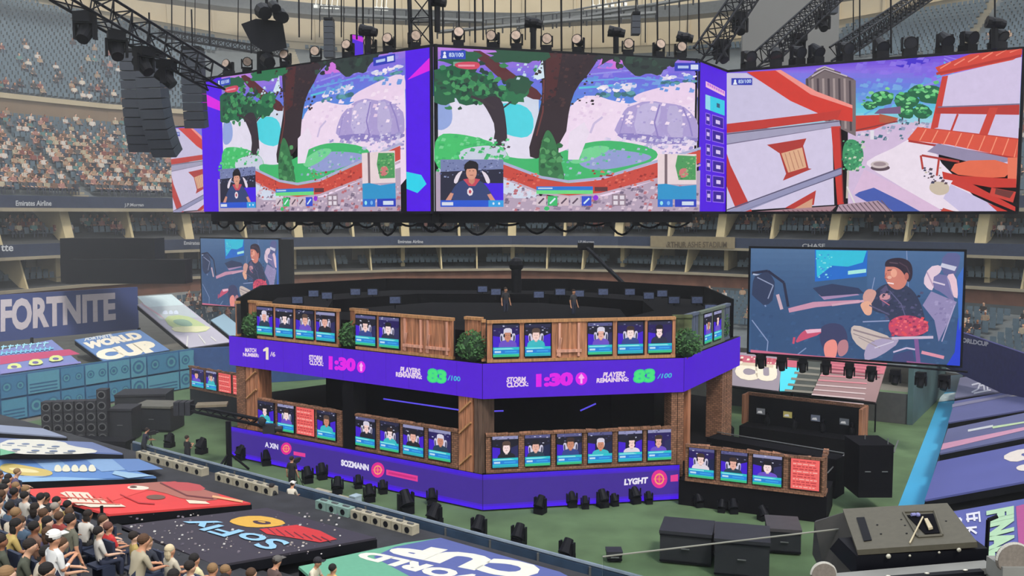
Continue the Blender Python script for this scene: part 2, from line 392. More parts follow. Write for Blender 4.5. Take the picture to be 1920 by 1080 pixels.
# ribbon writing
ii=[i for i in range(8,len(RP)-8) if vis(rp(i,-.3,10),300) and 1190<vis(rp(i,-.3,10),300)[0]<1410]
sweep('trim_10',[(-.3,9.42),(-.48,9.42),(-.48,10.6),(-.3,10.6)],mat('tan_stone',(150,136,108),.9,noise=.08),i0=ii[0],i1=ii[-1])
def ribbon_text(txt,x0,x1,y0,y1,r,z0,z1,col,thing,label):
    s=None; pts=[]
    def find(x):
        best=min(range(len(RP)-1),key=lambda i:abs(vis(rp(i,r,z0),9999)[0]-x) if vis(rp(i,r,z0),9999) else 1e9); return best
    i=find((x0+x1)/2); a=rp(i-1,r,z0); b=rp(i+1,r,z0)
    pl=Plane(a,b-a,(0,0,1),(b-a).length,z1-z0); P=Pic(pl,clip=False,e0=.1+(.22 if x1-x0>100 else 0)); P.text(txt,[(x0,y1),(x1,y1),(x1,y0),(x0,y0)],col,.02)
    o=P.build(thing,m=M_PRINT); tag(o,label,'lettering')
ribbon_text('Emirates Airline',28,95,376,386,-.22,13.45,14.45,(205,208,212),'ribbon_lettering','white airline lettering on the upper ribbon at the far left')
ribbon_text('J.P.Morgan',232,268,381,389,-.22,13.45,14.45,(190,192,196),'ribbon_lettering','pale bank lettering on the upper ribbon beside the left video wall')
ribbon_text('tte',0,23,459,471,-.32,9.5,10.5,(225,228,230),'ribbon_lettering','white letters tte on the lower ribbon cut by the left edge')
ribbon_text('Emirates',344,374,452,459,-.32,9.5,10.5,(190,192,196),'ribbon_lettering','small airline lettering on the lower ribbon beside the left side screen')
ribbon_text('Emirates Airline',746,793,450,456,-.32,9.5,10.5,(190,192,196),'ribbon_lettering','airline lettering on the lower ribbon behind the stage centre')
ribbon_text('J.P.Morgan',1084,1114,451,457,-.32,9.5,10.5,(180,182,188),'ribbon_lettering','bank lettering on the lower ribbon under the front video wall')
ribbon_text('ARTHUR ASHE STADIUM',1246,1365,453,464,-.32,9.5,10.5,(96,84,66),'ribbon_lettering','tan stadium name in raised letters on the concrete ribbon')
ribbon_text('CHASE',1505,1548,457,465,-.32,9.5,10.5,(190,192,196),'ribbon_lettering','wide spaced bank lettering on the ribbon above the right side screen')
# ---------------- court ----------------
M_GRASS=mat('stage_turf',(84,108,74),.95,noise=.25,scale=.5,kind='grass'); 
mb=MB(); mb.quad((-140,-30,0),(140,-30,0),(140,160,0),(-140,160,0)); tag(mb.build('ground_base',M_CONC2),kind='structure')
mb=MB(); mb.add([(-31,56,.02),(-11,33,.02),(2,25,.02),(12,20,.02),(19,34,.02),(34,64,.02),(14,76,.02),(-20,76,.02)],[(0,1,2,3,4,5,6,7)]); tag(mb.build('ground_turf',M_GRASS),kind='structure')
# ---------------- hanging video walls ----------------
PUR=(82,0,236); MAG=(226,20,232); CYA=(40,214,240)
def frame_box(pl,name,parent,th=.5,m=None,over=.12):
    mb=MB(); n=pl.n; c=[pl.at(0,0),pl.at(1,0),pl.at(1,1),pl.at(0,1)]
    o_=[c[0]-pl.ux*over-pl.uy*over,c[1]+pl.ux*over-pl.uy*over,c[2]+pl.ux*over+pl.uy*over,c[3]-pl.ux*over+pl.uy*over]
    mb.hexa([p-n*th for p in o_],[p-n*.004 for p in o_]); 
    return mb.build(name,m or M_BLACK,parent)
D0=40.0; ZT=W(812,88,D0).z; ZB=W(812,396,D0).z
v0=W(812,88,D0); v1=Wz(1309,115,ZT); vl=Wz(380,150,ZT); v2=Wz(1365,136,ZT); v3=Wz(1917,93,ZT)
PF=vplane(v0,v1,ZB,ZT); PL_=vplane(vl,v0,ZB,ZT); PS=vplane(v1,v2,ZB,ZT); PR=vplane(v2,v3,ZB,ZT)
def webcam(P,x0,y0,x1,y1):
    w_,h=x1-x0,y1-y0; X=lambda u:x0+w_*u; Y=lambda v:y0+h*v
    P.rect(x0,y0,x1,y1,(34,34,58)); P.px([(x0,y0),(x1,y0),(x1,y0+h*.2),(x0,y0+h*.26)],(120,130,176)); P.speck(x0,y0,x1,y0+h*.4,80,1.8,[(90,100,150),(150,160,200),(60,64,100)])
    P.rect(X(.68),Y(.5),X(1),Y(.86),(70,20,230))
    for s in (-1,1): P.px(chain([(X(.5+s*.14),Y(.22)),(X(.5+s*.24),Y(.3)),(X(.5+s*.3),Y(.48)),(X(.5+s*.24),Y(.52)),(X(.5+s*.19),Y(.35))],1),(232,220,232))
    P.px(chain([(X(.1),Y(.9)),(X(.22),Y(.55)),(X(.36),Y(.42)),(X(.62),Y(.42)),(X(.76),Y(.6)),(X(.88),Y(.9))]),(50,66,116))
    P.px([(X(.36),Y(.42)),(X(.45),Y(.56)),(X(.55),Y(.56)),(X(.63),Y(.42)),(X(.55),Y(.4)),(X(.44),Y(.4))],(200,70,90))
    P.ell(X(.47),Y(.68),w_*.05,h*.09,(236,224,230),7); P.ell(X(.47),Y(.68),w_*.025,h*.045,(190,70,90),5)
    P.px([(X(.08),Y(.86)),(X(.16),Y(.7)),(X(.21),Y(.72)),(X(.16),Y(.88))],(214,150,130)); P.px([(X(.74),Y(.74)),(X(.8),Y(.72)),(X(.88),Y(.88)),(X(.8),Y(.88))],(214,150,130))
    P.px([(X(.44),Y(.36)),(X(.55),Y(.36)),(X(.54),Y(.48)),(X(.5),Y(.53)),(X(.45),Y(.48))],(206,134,110))
    P.ell(X(.49),Y(.18),w_*.115,h*.16,(24,18,26),14,.06); P.ell(X(.49),Y(.28),w_*.085,h*.145,(222,158,134)); P.px([(X(.4),Y(.2)),(X(.42),Y(.13)),(X(.56),Y(.13)),(X(.58),Y(.21)),(X(.52),Y(.19)),(X(.45),Y(.2))],(24,18,26))
    P.line([(X(.455),Y(.24)),(X(.475),Y(.24))],1.2,(50,30,36)); P.line([(X(.51),Y(.24)),(X(.53),Y(.24))],1.2,(50,30,36)); P.line([(X(.465),Y(.33)),(X(.52),Y(.33))],1.1,(150,80,76))
    P.rect(x0,Y(.86),x1,y1,(36,86,210)); P.rect(X(.76),Y(.86),x1,y1,(50,160,230)); P.rect(X(.02),Y(.9),X(.2),Y(.97),(220,226,240)); P.ell(X(.84),Y(.93),2,2.5,(220,240,255),8); P.ell(X(.93),Y(.93),2,2.5,(220,240,255),8)
def art_front(P):
    P.grad(812,86,1310,250,[(196,130,226),(120,108,226),(84,140,226),(100,200,226)],16)
    P.px([(1130,100),(1180,105),(1165,130),(1120,128)],(212,120,224))
    P.line([(1100,140),(1180,132),(1300,150)],3,(150,150,236)); P.line([(1090,152),(1200,146),(1300,160)],3,(110,170,232)); P.line([(1085,165),(1180,158)],4,(90,196,224))
    P.rect(812,180,1010,400,(214,222,240)); P.px([(812,180),(870,196),(930,190),(1000,240),(1000,300),(812,300)],(232,226,244))
    P.px(chain([(815,186),(845,190),(850,230),(830,246),(812,240)]),(150,170,226)); P.px(chain([(935,190),(1000,200),(1000,262),(940,252),(920,220)]),(80,216,230))
    P.px(chain([(1040,400),(1050,230),(1075,190),(1110,176),(1150,190),(1190,196),(1240,168),(1290,160),(1312,156),(1312,400)],1),(244,222,244))
    P.px(chain([(1180,180),(1250,160),(1310,150),(1310,200),(1200,196)]),(240,214,240))
    for x,y,rx,ry in ((1130,172,16,10),(1172,170,22,13),(1255,150,18,9),(1290,146,16,7)):
        for q in range(7): P.ell(x+R.uniform(-rx,rx)*.8,y+4+R.uniform(0,ry*.4),rx*.35,ry*.35,R.choice([(70,130,140),(96,160,170),(60,110,124)]),8,.25)
        for q in range(9): P.ell(x+R.uniform(-rx,rx)*.8,y-3+R.uniform(-ry,ry*.3)*.6,rx*.33,ry*.36,R.choice([(240,228,244),(250,240,250),(214,214,240)]),8,.25)
    for q,c in (([(1158,226),(1170,205),(1196,193),(1222,189),(1244,194),(1275,196),(1300,215),(1312,240),(1312,262),(1262,268),(1228,262),(1188,258),(1150,252)],(176,160,214)),([(1196,196),(1226,191),(1240,196),(1222,258),(1196,256),(1186,230)],(196,184,226)),([(1248,200),(1272,200),(1284,258),(1250,262)],(190,178,220)),([(1150,252),(1200,250),(1262,258),(1312,258),(1312,268),(1230,270),(1170,264)],(142,128,196))): P.px([(a+R.uniform(-2,2),b+R.uniform(-2,2)) for a,b in chain(q,1)],c)
    P.speck(1165,196,1300,258,90,2.5,[(172,158,212),(196,184,226),(184,172,218)]); P.speck(1130,258,1305,290,160,4,[(214,206,236),(160,150,206),(236,222,242)]); P.speck(1060,180,1300,235,60,4,[(250,230,248),(232,206,234)]); P.speck(1110,112,1300,145,40,5,[(132,122,228),(146,134,232)]); P.speck(1085,145,1300,172,40,5,[(100,150,226),(116,160,228)])
    P.line([(1235,196),(1225,230),(1232,258)],3,(146,128,196)); P.line([(1278,202),(1290,230),(1296,256)],3,(150,134,200)); P.line([(1170,215),(1160,250)],2,(156,140,204)); P.line([(1105,250),(1112,232),(1128,220)],4,(206,190,226))
    P.px(chain([(812,252),(860,250),(930,268),(955,290),(950,330),(812,330)]),(70,196,110)); P.px(chain([(850,285),(900,272),(950,276),(950,320),(880,325)]),(206,212,230))
    P.px(chain([(1040,290),(1090,268),(1150,262),(1235,280),(1225,306),(1080,345),(1000,345),(940,315),(935,292),(990,300)]),(64,186,110)); P.px(chain([(1090,290),(1130,278),(1225,290),(1210,304),(1120,322),(1080,310)]),(150,160,214)); P.px(chain([(1062,295),(1110,272),(1150,276),(1110,300),(1072,310)]),(118,214,150))
    P.speck(1050,275,1220,330,60,3,[(90,200,140),(180,190,220),(120,170,180)])
    P.px(chain([(880,96),(905,96),(975,150),(1015,175),(1010,192),(960,170),(910,125)],1),(92,42,46)); P.px(chain([(1012,92),(1128,92),(1108,132),(1078,165),(1066,200),(1058,262),(1010,300),(986,292),(1004,230),(1016,180),(1012,130)],1),(50,36,42))
    P.px([(1022,100),(1052,100),(1040,180),(1020,190)],(80,40,42)); P.line([(1018,150),(1016,210),(1004,255)],3,(110,56,54))
    for x,y,rx,ry in ((845,150,40,28),(880,165,45,30),(830,170,30,26),(920,178,32,22),(960,175,28,20),(860,110,40,14),(965,105,50,14),(1010,105,20,10),(970,160,26,16)): P.ell(x,y,rx,ry,R.choice([(36,96,66),(44,116,76),(40,84,62)]),22,.2)
    for i in range(120): P.ell(R.gauss(880,34),R.gauss(160,17),R.uniform(3,8),R.uniform(3,6),R.choice([(56,134,86),(30,64,54),(70,150,92),(44,80,60)]),9,.3)
    P.px(chain([(898,190),(918,180),(938,186),(946,232),(948,274),(920,274),(926,240),(912,210)],1),(54,42,52)); P.line([(925,205),(900,190),(880,182)],5,(60,48,56)); P.line([(938,205),(955,192)],3,(56,44,52)); P.speck(905,262,950,282,18,3,[(220,224,240),(80,70,80)])
    P.px(chain([(1110,92),(1130,120),(1100,135),(1150,108),(1165,118),(1180,92)],1),(40,46,46))
    P.px(chain([(1165,95),(1275,95),(1262,120),(1240,130),(1232,145),(1210,138),(1190,147),(1175,135),(1160,120)],1),(44,58,54))
    for i in range(30): P.ell(R.uniform(1110,1262),R.uniform(96,130),R.uniform(3,8),R.uniform(3,6),R.choice([(38,48,48),(50,74,62),(34,42,44)]),8,.3)
    P.px([(995,145),(1013,115),(1016,148),(1003,152)],(214,232,244)); P.speck(960,118,1010,150,14,3,[(200,224,240),(150,200,210)])
    P.px([(1062,250),(1090,230),(1100,250),(1080,300),(1060,300)],(240,226,244))
    P.speck(1000,100,1110,200,80,3.4,[(60,40,44),(40,30,38),(74,48,48)]); P.speck(812,255,950,330,90,4,[(90,210,130),(60,180,104),(120,214,150)]); 
    # a rounded green shrub beside the trunk
    P.px(chain([(1008,345),(1004,300),(1012,262),(1022,240),(1036,262),(1046,300),(1056,340),(1040,350)],2),(56,120,74))
    for i in range(26): P.ell(R.uniform(1010,1048),R.uniform(262,340),R.uniform(4,7),R.uniform(4,6),R.choice([(48,110,66),(72,150,90),(40,92,60),(90,160,100)]),8,.3)
    P.px([(812,322),(870,330),(960,372),(1050,372),(1130,368),(1225,338),(1312,320),(1312,400),(812,400)],(184,164,186))
    P.speck(945,350,1305,396,240,4,[(214,190,206),(150,130,156),(190,110,120),(226,206,220),(120,104,130)])
    P.px([(938,308),(1010,336),(1060,344),(1120,338),(1225,306),(1312,282),(1312,306),(1225,334),(1120,362),(1060,368),(1008,360),(938,332)],(206,74,62)); P.line([(938,306),(1010,333),(1060,341),(1120,335),(1225,303),(1312,279)],5,(176,178,214)); P.line([(938,334),(1010,362),(1060,369),(1120,364),(1225,336),(1312,310)],4,(196,170,190))
    P.speck(945,325,1005,350,30,2.4,[(160,50,48),(226,110,90)]); P.speck(1100,320,1225,352,50,2.4,[(160,50,48),(226,110,90)])
    webcam(P,822,300,939,388)
    P.rect(1000,350,1105,357,(40,120,214)); P.rect(1000,357,1105,364,(110,220,130)); P.line([(1003,353.5),(1030,353.5)],2.5,(200,220,240))
    for i,c in enumerate(((214,196,206),(60,190,110),(214,190,200),(206,190,204),(50,80,210))): x=1000+i*21; P.rect(x,368,x+18,386,c); P.line([(x+4,382),(x+14,372)],3,(90,70,90) if i not in(1,4) else (220,240,250))
    P.ell(1110,371,5,5,(150,40,220)); P.rect(1140,364,1166,386,(150,130,146)); P.rect(1143,367,1151,374,(230,220,230)); P.rect(1155,367,1163,374,(230,220,230)); P.rect(1143,377,1151,384,(230,220,230)); P.rect(1155,377,1163,384,(230,220,230)); P.rect(1108,351,1132,359,(96,50,56)); P.ell(1019,391,5,4,(60,190,110))
    P.rect(1225,290,1297,346,(236,216,220)); P.rect(1238,290,1243,346,(120,100,110)); P.px([(1262,292),(1296,294),(1296,338),(1264,338),(1258,312)],(76,156,92)); P.px(chain([(1264,318),(1280,315),(1284,330),(1266,336)]),(210,120,120)); P.speck(1262,294,1296,336,40,2,[(110,180,110),(60,120,80),(150,190,130)]); P.px([(1225,346),(1240,345),(1265,350),(1297,347),(1297,374),(1225,374)],(44,150,206)); P.rect(1225,374,1253,388,(40,110,210)); P.rect(1257,374,1297,388,(40,60,190)); P.rect(1270,378,1292,385,(214,226,244)); P.ell(1232,381,3,4,(150,230,240),8); P.ell(1245,381,3,4,(120,180,240),8)
    P.rect(822,98,868,114,(40,70,190)); P.ell(829,103,2.5,3,(236,240,250),8); P.px([(825,112),(827,106),(831,106),(833,112)],(236,240,250)); P.text('83/100',[(837,110),(864,110),(864,102),(837,102)],(200,220,250)); P.rect(845,119,878,127,(120,170,150)); P.px(chain([(846,120),(890,118),(896,126),(888,134),(850,131)]),(212,70,96)); P.line([(854,126),(885,126)],3.5,(236,150,170))
    P.rect(1256,121,1303,136,(40,54,186)); P.rect(1262,126,1282,131,(180,200,240)); P.rect(1286,124,1300,133,(214,224,246))
def art_right(P):
    P.grad(1365,90,1920,240,[(110,70,220),(140,110,230),(100,130,226),(96,200,224),(190,220,236)],16)
    for a in range(7): P.line([(1620+a*20,215-a*9),(1700+a*22,170-a*8),(1770,140-a*6)],3,R.choice([(150,130,236),(110,150,232),(96,176,228)]))
    P.px(chain([(1670,120),(1720,106),(1755,112),(1700,130)]),(66,40,206))
    P.speck(1610,105,1755,150,40,7,[(130,104,230),(142,116,234)]); P.speck(1610,150,1755,200,40,7,[(110,150,230),(120,170,230)])
    P.px([(1590,236),(1760,230),(1760,400),(1590,400)],(214,190,222))
    for x,y,rx,ry in ((1655,184,22,15),(1700,188,23,15),(1745,178,26,17),(1722,172,18,12),(1632,198,14,8),(1700,211,16,12),(1730,210,18,13)):
        P.ell(x,y,rx,ry,(30,100,66),16,.12)
        for q in range(16): P.ell(x+R.gauss(0,rx*.42),y-ry*.25+R.gauss(0,ry*.35),rx*.22,ry*.2,R.choice([(96,196,120),(60,150,92),(40,120,76),(130,214,140)]),7,.3)
    P.line([(1693,220),(1693,234)],3,(60,50,50)); P.line([(1724,222),(1724,236)],3,(60,50,50)); P.px([(1650,205),(1690,200),(1690,214),(1640,214)],(120,90,130))
    P.speck(1610,225,1740,262,70,4,[(60,110,130),(210,190,214),(150,160,190),(226,214,232)])
    P.px([(1592,218),(1650,216),(1686,225),(1640,243),(1600,248)],(206,60,44)); P.px([(1650,214),(1686,222),(1670,232),(1650,230)],(180,90,60)); P.line([(1602,246),(1684,228)],2.5,(140,50,50)); P.rect(1633,245,1640,262,(230,226,236))
    P.px([(1512,150),(1545,125),(1600,148),(1606,152),(1606,256),(1512,210)],(120,106,108))
    for i in range(9): x=1515+i*10; P.line([(x,148 if i<8 else 152),(x+2,214+i*4)],4,(164,148,146) if i%2 else (74,62,68))
    for k in range(4): P.line([(1520-k*0+k*4,150-k*6),(1548,132-k*2),(1602-k*12,150-k*6)],2.5,(196,184,190) if k%2 else (96,80,86))
    P.px([(1365,138),(1402,138),(1484,186),(1545,214),(1365,234)],(206,198,228)); P.px([(1402,136),(1456,133),(1522,176),(1600,202),(1600,229),(1560,224),(1484,190)],(214,56,42)); P.px([(1456,133),(1466,132),(1532,172),(1600,198),(1600,204),(1522,178)],(244,150,140)); P.px([(1365,233),(1545,212),(1580,206),(1572,224),(1365,250)],(196,56,46)); P.px([(1365,250),(1575,226),(1578,238),(1365,272)],(166,162,190)); P.line([(1365,252),(1575,228)],2,(98,86,110)); P.line([(1365,271),(1576,238)],2,(120,110,140))
    P.px([(1365,272),(1562,240),(1566,384),(1365,402)],(214,204,232)); P.px([(1560,238),(1578,237),(1584,382),(1572,384)],(202,54,44)); P.line([(1577,240),(1583,380)],2,(120,40,44))
    P.px([(1365,288),(1372,310),(1408,385),(1412,402),(1384,402),(1365,350)],(192,58,50))
    P.px([(1440,272),(1514,260),(1508,274),(1518,316),(1524,317),(1470,339),(1476,326),(1464,288)],(178,54,46)); P.px([(1467,288),(1506,277),(1514,314),(1480,324)],(226,176,140)); [P.line([(1474+i*8,288-i*2),(1484+i*8,322-i*3)],1.6,(190,130,104)) for i in range(4)]
    P.px([(1365,396),(1580,316),(1580,326),(1400,402),(1365,402)],(150,150,186)); P.line([(1365,394),(1580,315)],2.5,(90,84,116)); P.line([(1390,402),(1580,327)],2,(90,84,116))
    P.px([(1474,390),(1532,357),(1528,384),(1500,392)],(188,54,46)); P.px([(1490,392),(1526,372),(1524,392)],(214,160,130))
    P.px(chain([(1736,238),(1690,272),(1628,300),(1626,312),(1700,356),(1770,402),(1860,402),(1790,330),(1760,300)],1),(240,226,240)); P.px([(1604,366),(1632,347),(1660,360),(1726,402),(1660,402)],(70,92,176)); P.px([(1622,318),(1700,356),(1770,402),(1730,402),(1640,352),(1600,364)],(222,190,220))
    P.ell(1652,315,18,6,(90,70,80)); P.ell(1651,309,17,7,(206,190,190)); P.ell(1651,308,12,4,(160,140,146))
    P.px(chain([(1585,262),(1610,262),(1624,290),(1612,318),(1590,322),(1580,300)]),(60,150,100)); P.speck(1582,264,1622,322,50,3,[(96,190,130),(40,110,80),(200,214,190)]); P.line([(1592,320),(1590,372)],4,(196,186,176)); P.line([(1590,350),(1606,385)],3,(226,220,220))
    P.px([(1570,402),(1575,384),(1648,376),(1676,402)],(178,150,164)); [P.line([(1574+i*8,386-i),(1582+i*9,402)],2.4,(110,86,100)) for i in range(11)]; P.px([(1420,402),(1480,392),(1570,386),(1560,402)],(170,130,140)); [P.line([(1470+i*9,394),(1474+i*9,402)],2.2,(110,70,80)) for i in range(11)]
    # right hand pagoda like house
    P.px([(1772,144),(1920,108),(1920,330),(1745,262)],(214,200,232))
    P.px([(1755,128),(1820,103),(1920,90),(1920,104),(1900,114),(1765,143)],(214,70,54)); [P.line([(1764+i*26,130-i*6),(1784+i*26,118-i*6)],2.2,(244,140,116)) for i in range(6)]; P.line([(1757,140),(1915,106)],5,(184,50,42))
    P.px([(1768,145),(1779,143),(1760,240),(1746,243)],(206,62,50)); P.px([(1757,203),(1920,197),(1920,216),(1755,214)],(186,54,46)); P.line([(1760,202),(1920,196)],2.5,(120,110,140)); P.px([(1856,203),(1872,203),(1852,256),(1836,254)],(206,66,52)); P.line([(1797,215),(1785,246)],4,(196,60,50)); P.line([(1748,243),(1920,262)],4,(196,60,50))
    P.px([(1703,262),(1722,239),(1920,262),(1920,298),(1780,272),(1706,264)],(222,84,62)); [P.line([(1738+i*22,243+i*2.5),(1726+i*22,264+i*4)],2,(246,150,120)) for i in range(9)]; P.line([(1705,265),(1920,298)],4,(176,48,42))
    P.px([(1760,270),(1910,300),(1850,312),(1740,285)],(150,140,172)); P.line([(1728,292),(1732,318)],4,(186,60,50)); P.line([(1762,298),(1758,330)],4,(186,60,50)); P.line([(1730,292),(1800,304)],4,(176,54,48))
    P.px(chain([(1795,302),(1890,300),(1896,332),(1850,334),(1780,326)],1),(232,108,76)); P.px([(1890,296),(1912,296),(1914,346),(1890,340)],(236,120,90)); P.px([(1768,322),(1800,330),(1906,336),(1906,352),(1860,352),(1770,336)],(204,56,44))
    P.px([(1790,336),(1810,338),(1920,388),(1920,402),(1880,386),(1784,345)],(204,56,46)); P.px([(1860,352),(1912,360),(1900,380),(1856,366)],(206,66,54)); P.px([(1868,354),(1902,360),(1894,372),(1866,364)],(110,50,46)); P.px([(1784,346),(1870,388),(1890,402),(1800,402),(1770,372)],(206,196,230)); P.px([(1852,380),(1890,402),(1870,402)],(204,56,46))
    P.px(chain([(1748,340),(1780,342),(1782,362),(1760,368),(1742,356)]),(206,190,170)); P.speck(1735,315,1775,345,20,3,[(90,70,80),(206,196,180),(60,60,90)]); P.px([(1770,300+90),(1790,402),(1765,402)],(196,70,56))
    P.rect(1375,148,1414,161,(50,60,180)); P.ell(1382,153,2.2,2.6,(236,240,250),8); P.text('83/100',[(1388,158),(1412,157),(1412,150),(1388,151)],(200,220,250)); P.px([(1378,160),(1380,155),(1384,155),(1386,160)],(236,240,250))
def wall_thing(name,pl,label,picf,th=.5,loc=None,extra=None,cat='screen',group=None):
    root=empty(name,(0,0,0),label,cat,group); frame_box(pl,'cabinet',root,th)
    picf(root); return root
def bottom_truss(root,pl):
    pass
# front
def f(root):
    P=Pic(PF); art_front(P); P.build('display',root)
wall_thing('video_wall',PF,'large hanging video wall facing front with a tree and snowy hill game view',f)
def sub(pl,x0,x1):
    a=pl.uv(x0,300)[0]; b=pl.uv(x1,300)[0]; return Plane(pl.at(a,0),pl.ux,pl.uy,pl.w*(b-a),pl.h)
def f(root):
    pl=sub(PL_,419,762); P=Pic(pl,PF); art_front(P); P.build('display',root)
    for x0,x1 in ((380,419),(762,812)):
        pl=sub(PL_,x0,x1); P=Pic(pl); P.uvp([(0,0),(1,0),(1,1),(0,1)],PUR)
        if x0==380: P.px([(378,172),(418,192),(418,209),(380,196)],MAG)
        else: P.px([(812,103),(812,130),(764,150)],MAG); P.px([(762,322),(790,328),(800,345),(783,362),(762,354)],CYA)
        P.build('side_banner_display',root)
wall_thing('video_wall',PL_,'large hanging video wall angled left showing the same tree scene between purple strips',f)
def f(root):
    P=Pic(PS); P.uvp([(0,0),(1,0),(1,1),(0,1)],(78,0,226))
    P.px([(1323,152),(1359,171),(1359,181),(1323,163)],(240,190,226)); [P.px([(1326+i*4,160+i*2.1),(1329+i*4,161.5+i*2.1),(1329+i*4,156.5+i*2.1),(1326+i*4,155+i*2.1)],(200,110,220)) for i in range(8)]
    for k in range(7):
        y=177+k*29.5 if k==0 else 182+k*29
        if k==0: P.px([(1322,177),(1358,189),(1358,217),(1322,204)],(40,206,232)); P.px([(1322,177),(1331,180),(1331,207),(1322,204)],(150,220,240)); P.px([(1343,193),(1349,195),(1349,203),(1343,201)],(40,90,120))
        else:
            sl=.33-.04*k
            q=lambda x,dy: (x,y+dy+(x-1322)*sl)
            for a,b in ((1322,1331),(1334,1356)): P.px([q(a,22),q(b,22),q(b,0),q(a,0)],(150,110,240)); P.px([q(a+1,20.5),q(b-1,20.5),q(b-1,1.5),q(a+1,1.5)],(44,6,150))
            P.px([q(1324,14),q(1329,14),q(1329,7),q(1324,7)],(214,190,246)); P.px([q(1341,15),q(1349,15),q(1349,8),q(1341,8)],(220,200,246))
    P.build('display',root)
wall_thing('leaderboard_wall',PS,'narrow purple hanging leaderboard screen with a column of score boxes',f)
def f(root):
    P=Pic(PR); art_right(P); P.build('display',root)
wall_thing('video_wall',PR,'large hanging video wall at right showing red roofed white game houses',f)
# far left wing
a=Wz(322,240,ZT); b=a+(v3-v2); PW=vplane(a,b,ZB,ZT)
def f(root):
    P=Pic(PW,PR); art_right(P); P.build('display',root)
wall_thing('video_wall',PW,'far hanging video wall at left, mostly hidden, showing a slice of red trimmed houses',f)
# back walls of the hanging cube (seen only as dark backs)
def top_truss(a,b,label,z=None):
    a=V(a);b=V(b); d=(b-a).normalized(); n=V((-d.y,d.x,0)); L=(b-a).length; t=empty('lighting_truss',(0,0,0),label,'truss')
    mb=MB(); 
    for o in (n*.25,n*-.25):
        for z_ in (0,.5): mb.bar(a+o+V((0,0,z_)),b+o+V((0,0,z_)),.05,4)
    mb.build('chord',M_BLACK,t); mb=MB(); k=int(L/.5)
    for i in range(k):
        p=a+d*(L*i/k); q=a+d*(L*(i+1)/k); s=i%2
        for o in (n*.25,n*-.25): mb.bar(p+o+V((0,0,.5*s)),q+o+V((0,0,.5*(1-s))),.025,3)
        mb.bar(p+n*.25,q-n*.25,.022,3)
    tag(mb.build('lattice',M_BLACK,t),kind='stuff'); return t
up=V((0,0,-.38))
for a,b,l in ((vl,v0,'horizontal black truss on top of the left angled video wall'),(v0,v1,'horizontal black truss on top of the front video wall'),(v1,v2,'short black truss on top of the purple leaderboard screen'),(v2,v3,'long black truss on top of the right hand video wall')):
    n=(b-a).cross(V((0,0,1))).normalized(); top_truss(V((a.x,a.y,ZT))-n*.5+up,V((b.x,b.y,ZT))-n*.5+up,l)
# dark skirt with cable swags under the cube
for a,b,l in ((vl,v0,'black cable tray with hanging loops under the left angled video wall'),(v0,v1,'black cable tray with hanging loops under the front video wall')):
    d=(b-a).normalized(); n=V((-d.y,d.x,0)); L=(b-a).length; root=empty('cable_tray',(0,0,0),l,'cable tray'); mb=MB(); c=(a+b)/2+n*1.0; mb.box((c.x,c.y,ZB-.3),(L,1.4,.42),math.atan2(d.y,d.x)); mb.build('tray',M_BLACK,root)
    k=int(L/1.3); mb=MB()
    for i in range(k):
        p=a+d*(L*i/k)+n*.6; q=a+d*(L*(i+1)/k)+n*.6; pts=[p.lerp(q,t/6)*1 for t in range(7)]
        for t in range(6):
            f_=lambda t: V((pts[t].x,pts[t].y,ZB-.5-.6*math.sin(math.pi*t/6)*(.6+.4*math.sin(i*2.3))))
            mb.bar(f_(t),f_(t+1),.05,4)
        mb.box((p.x,p.y,ZB-.5),(.3,.3,.35))
    mb.build('cable_loops',M_BLACK,root)
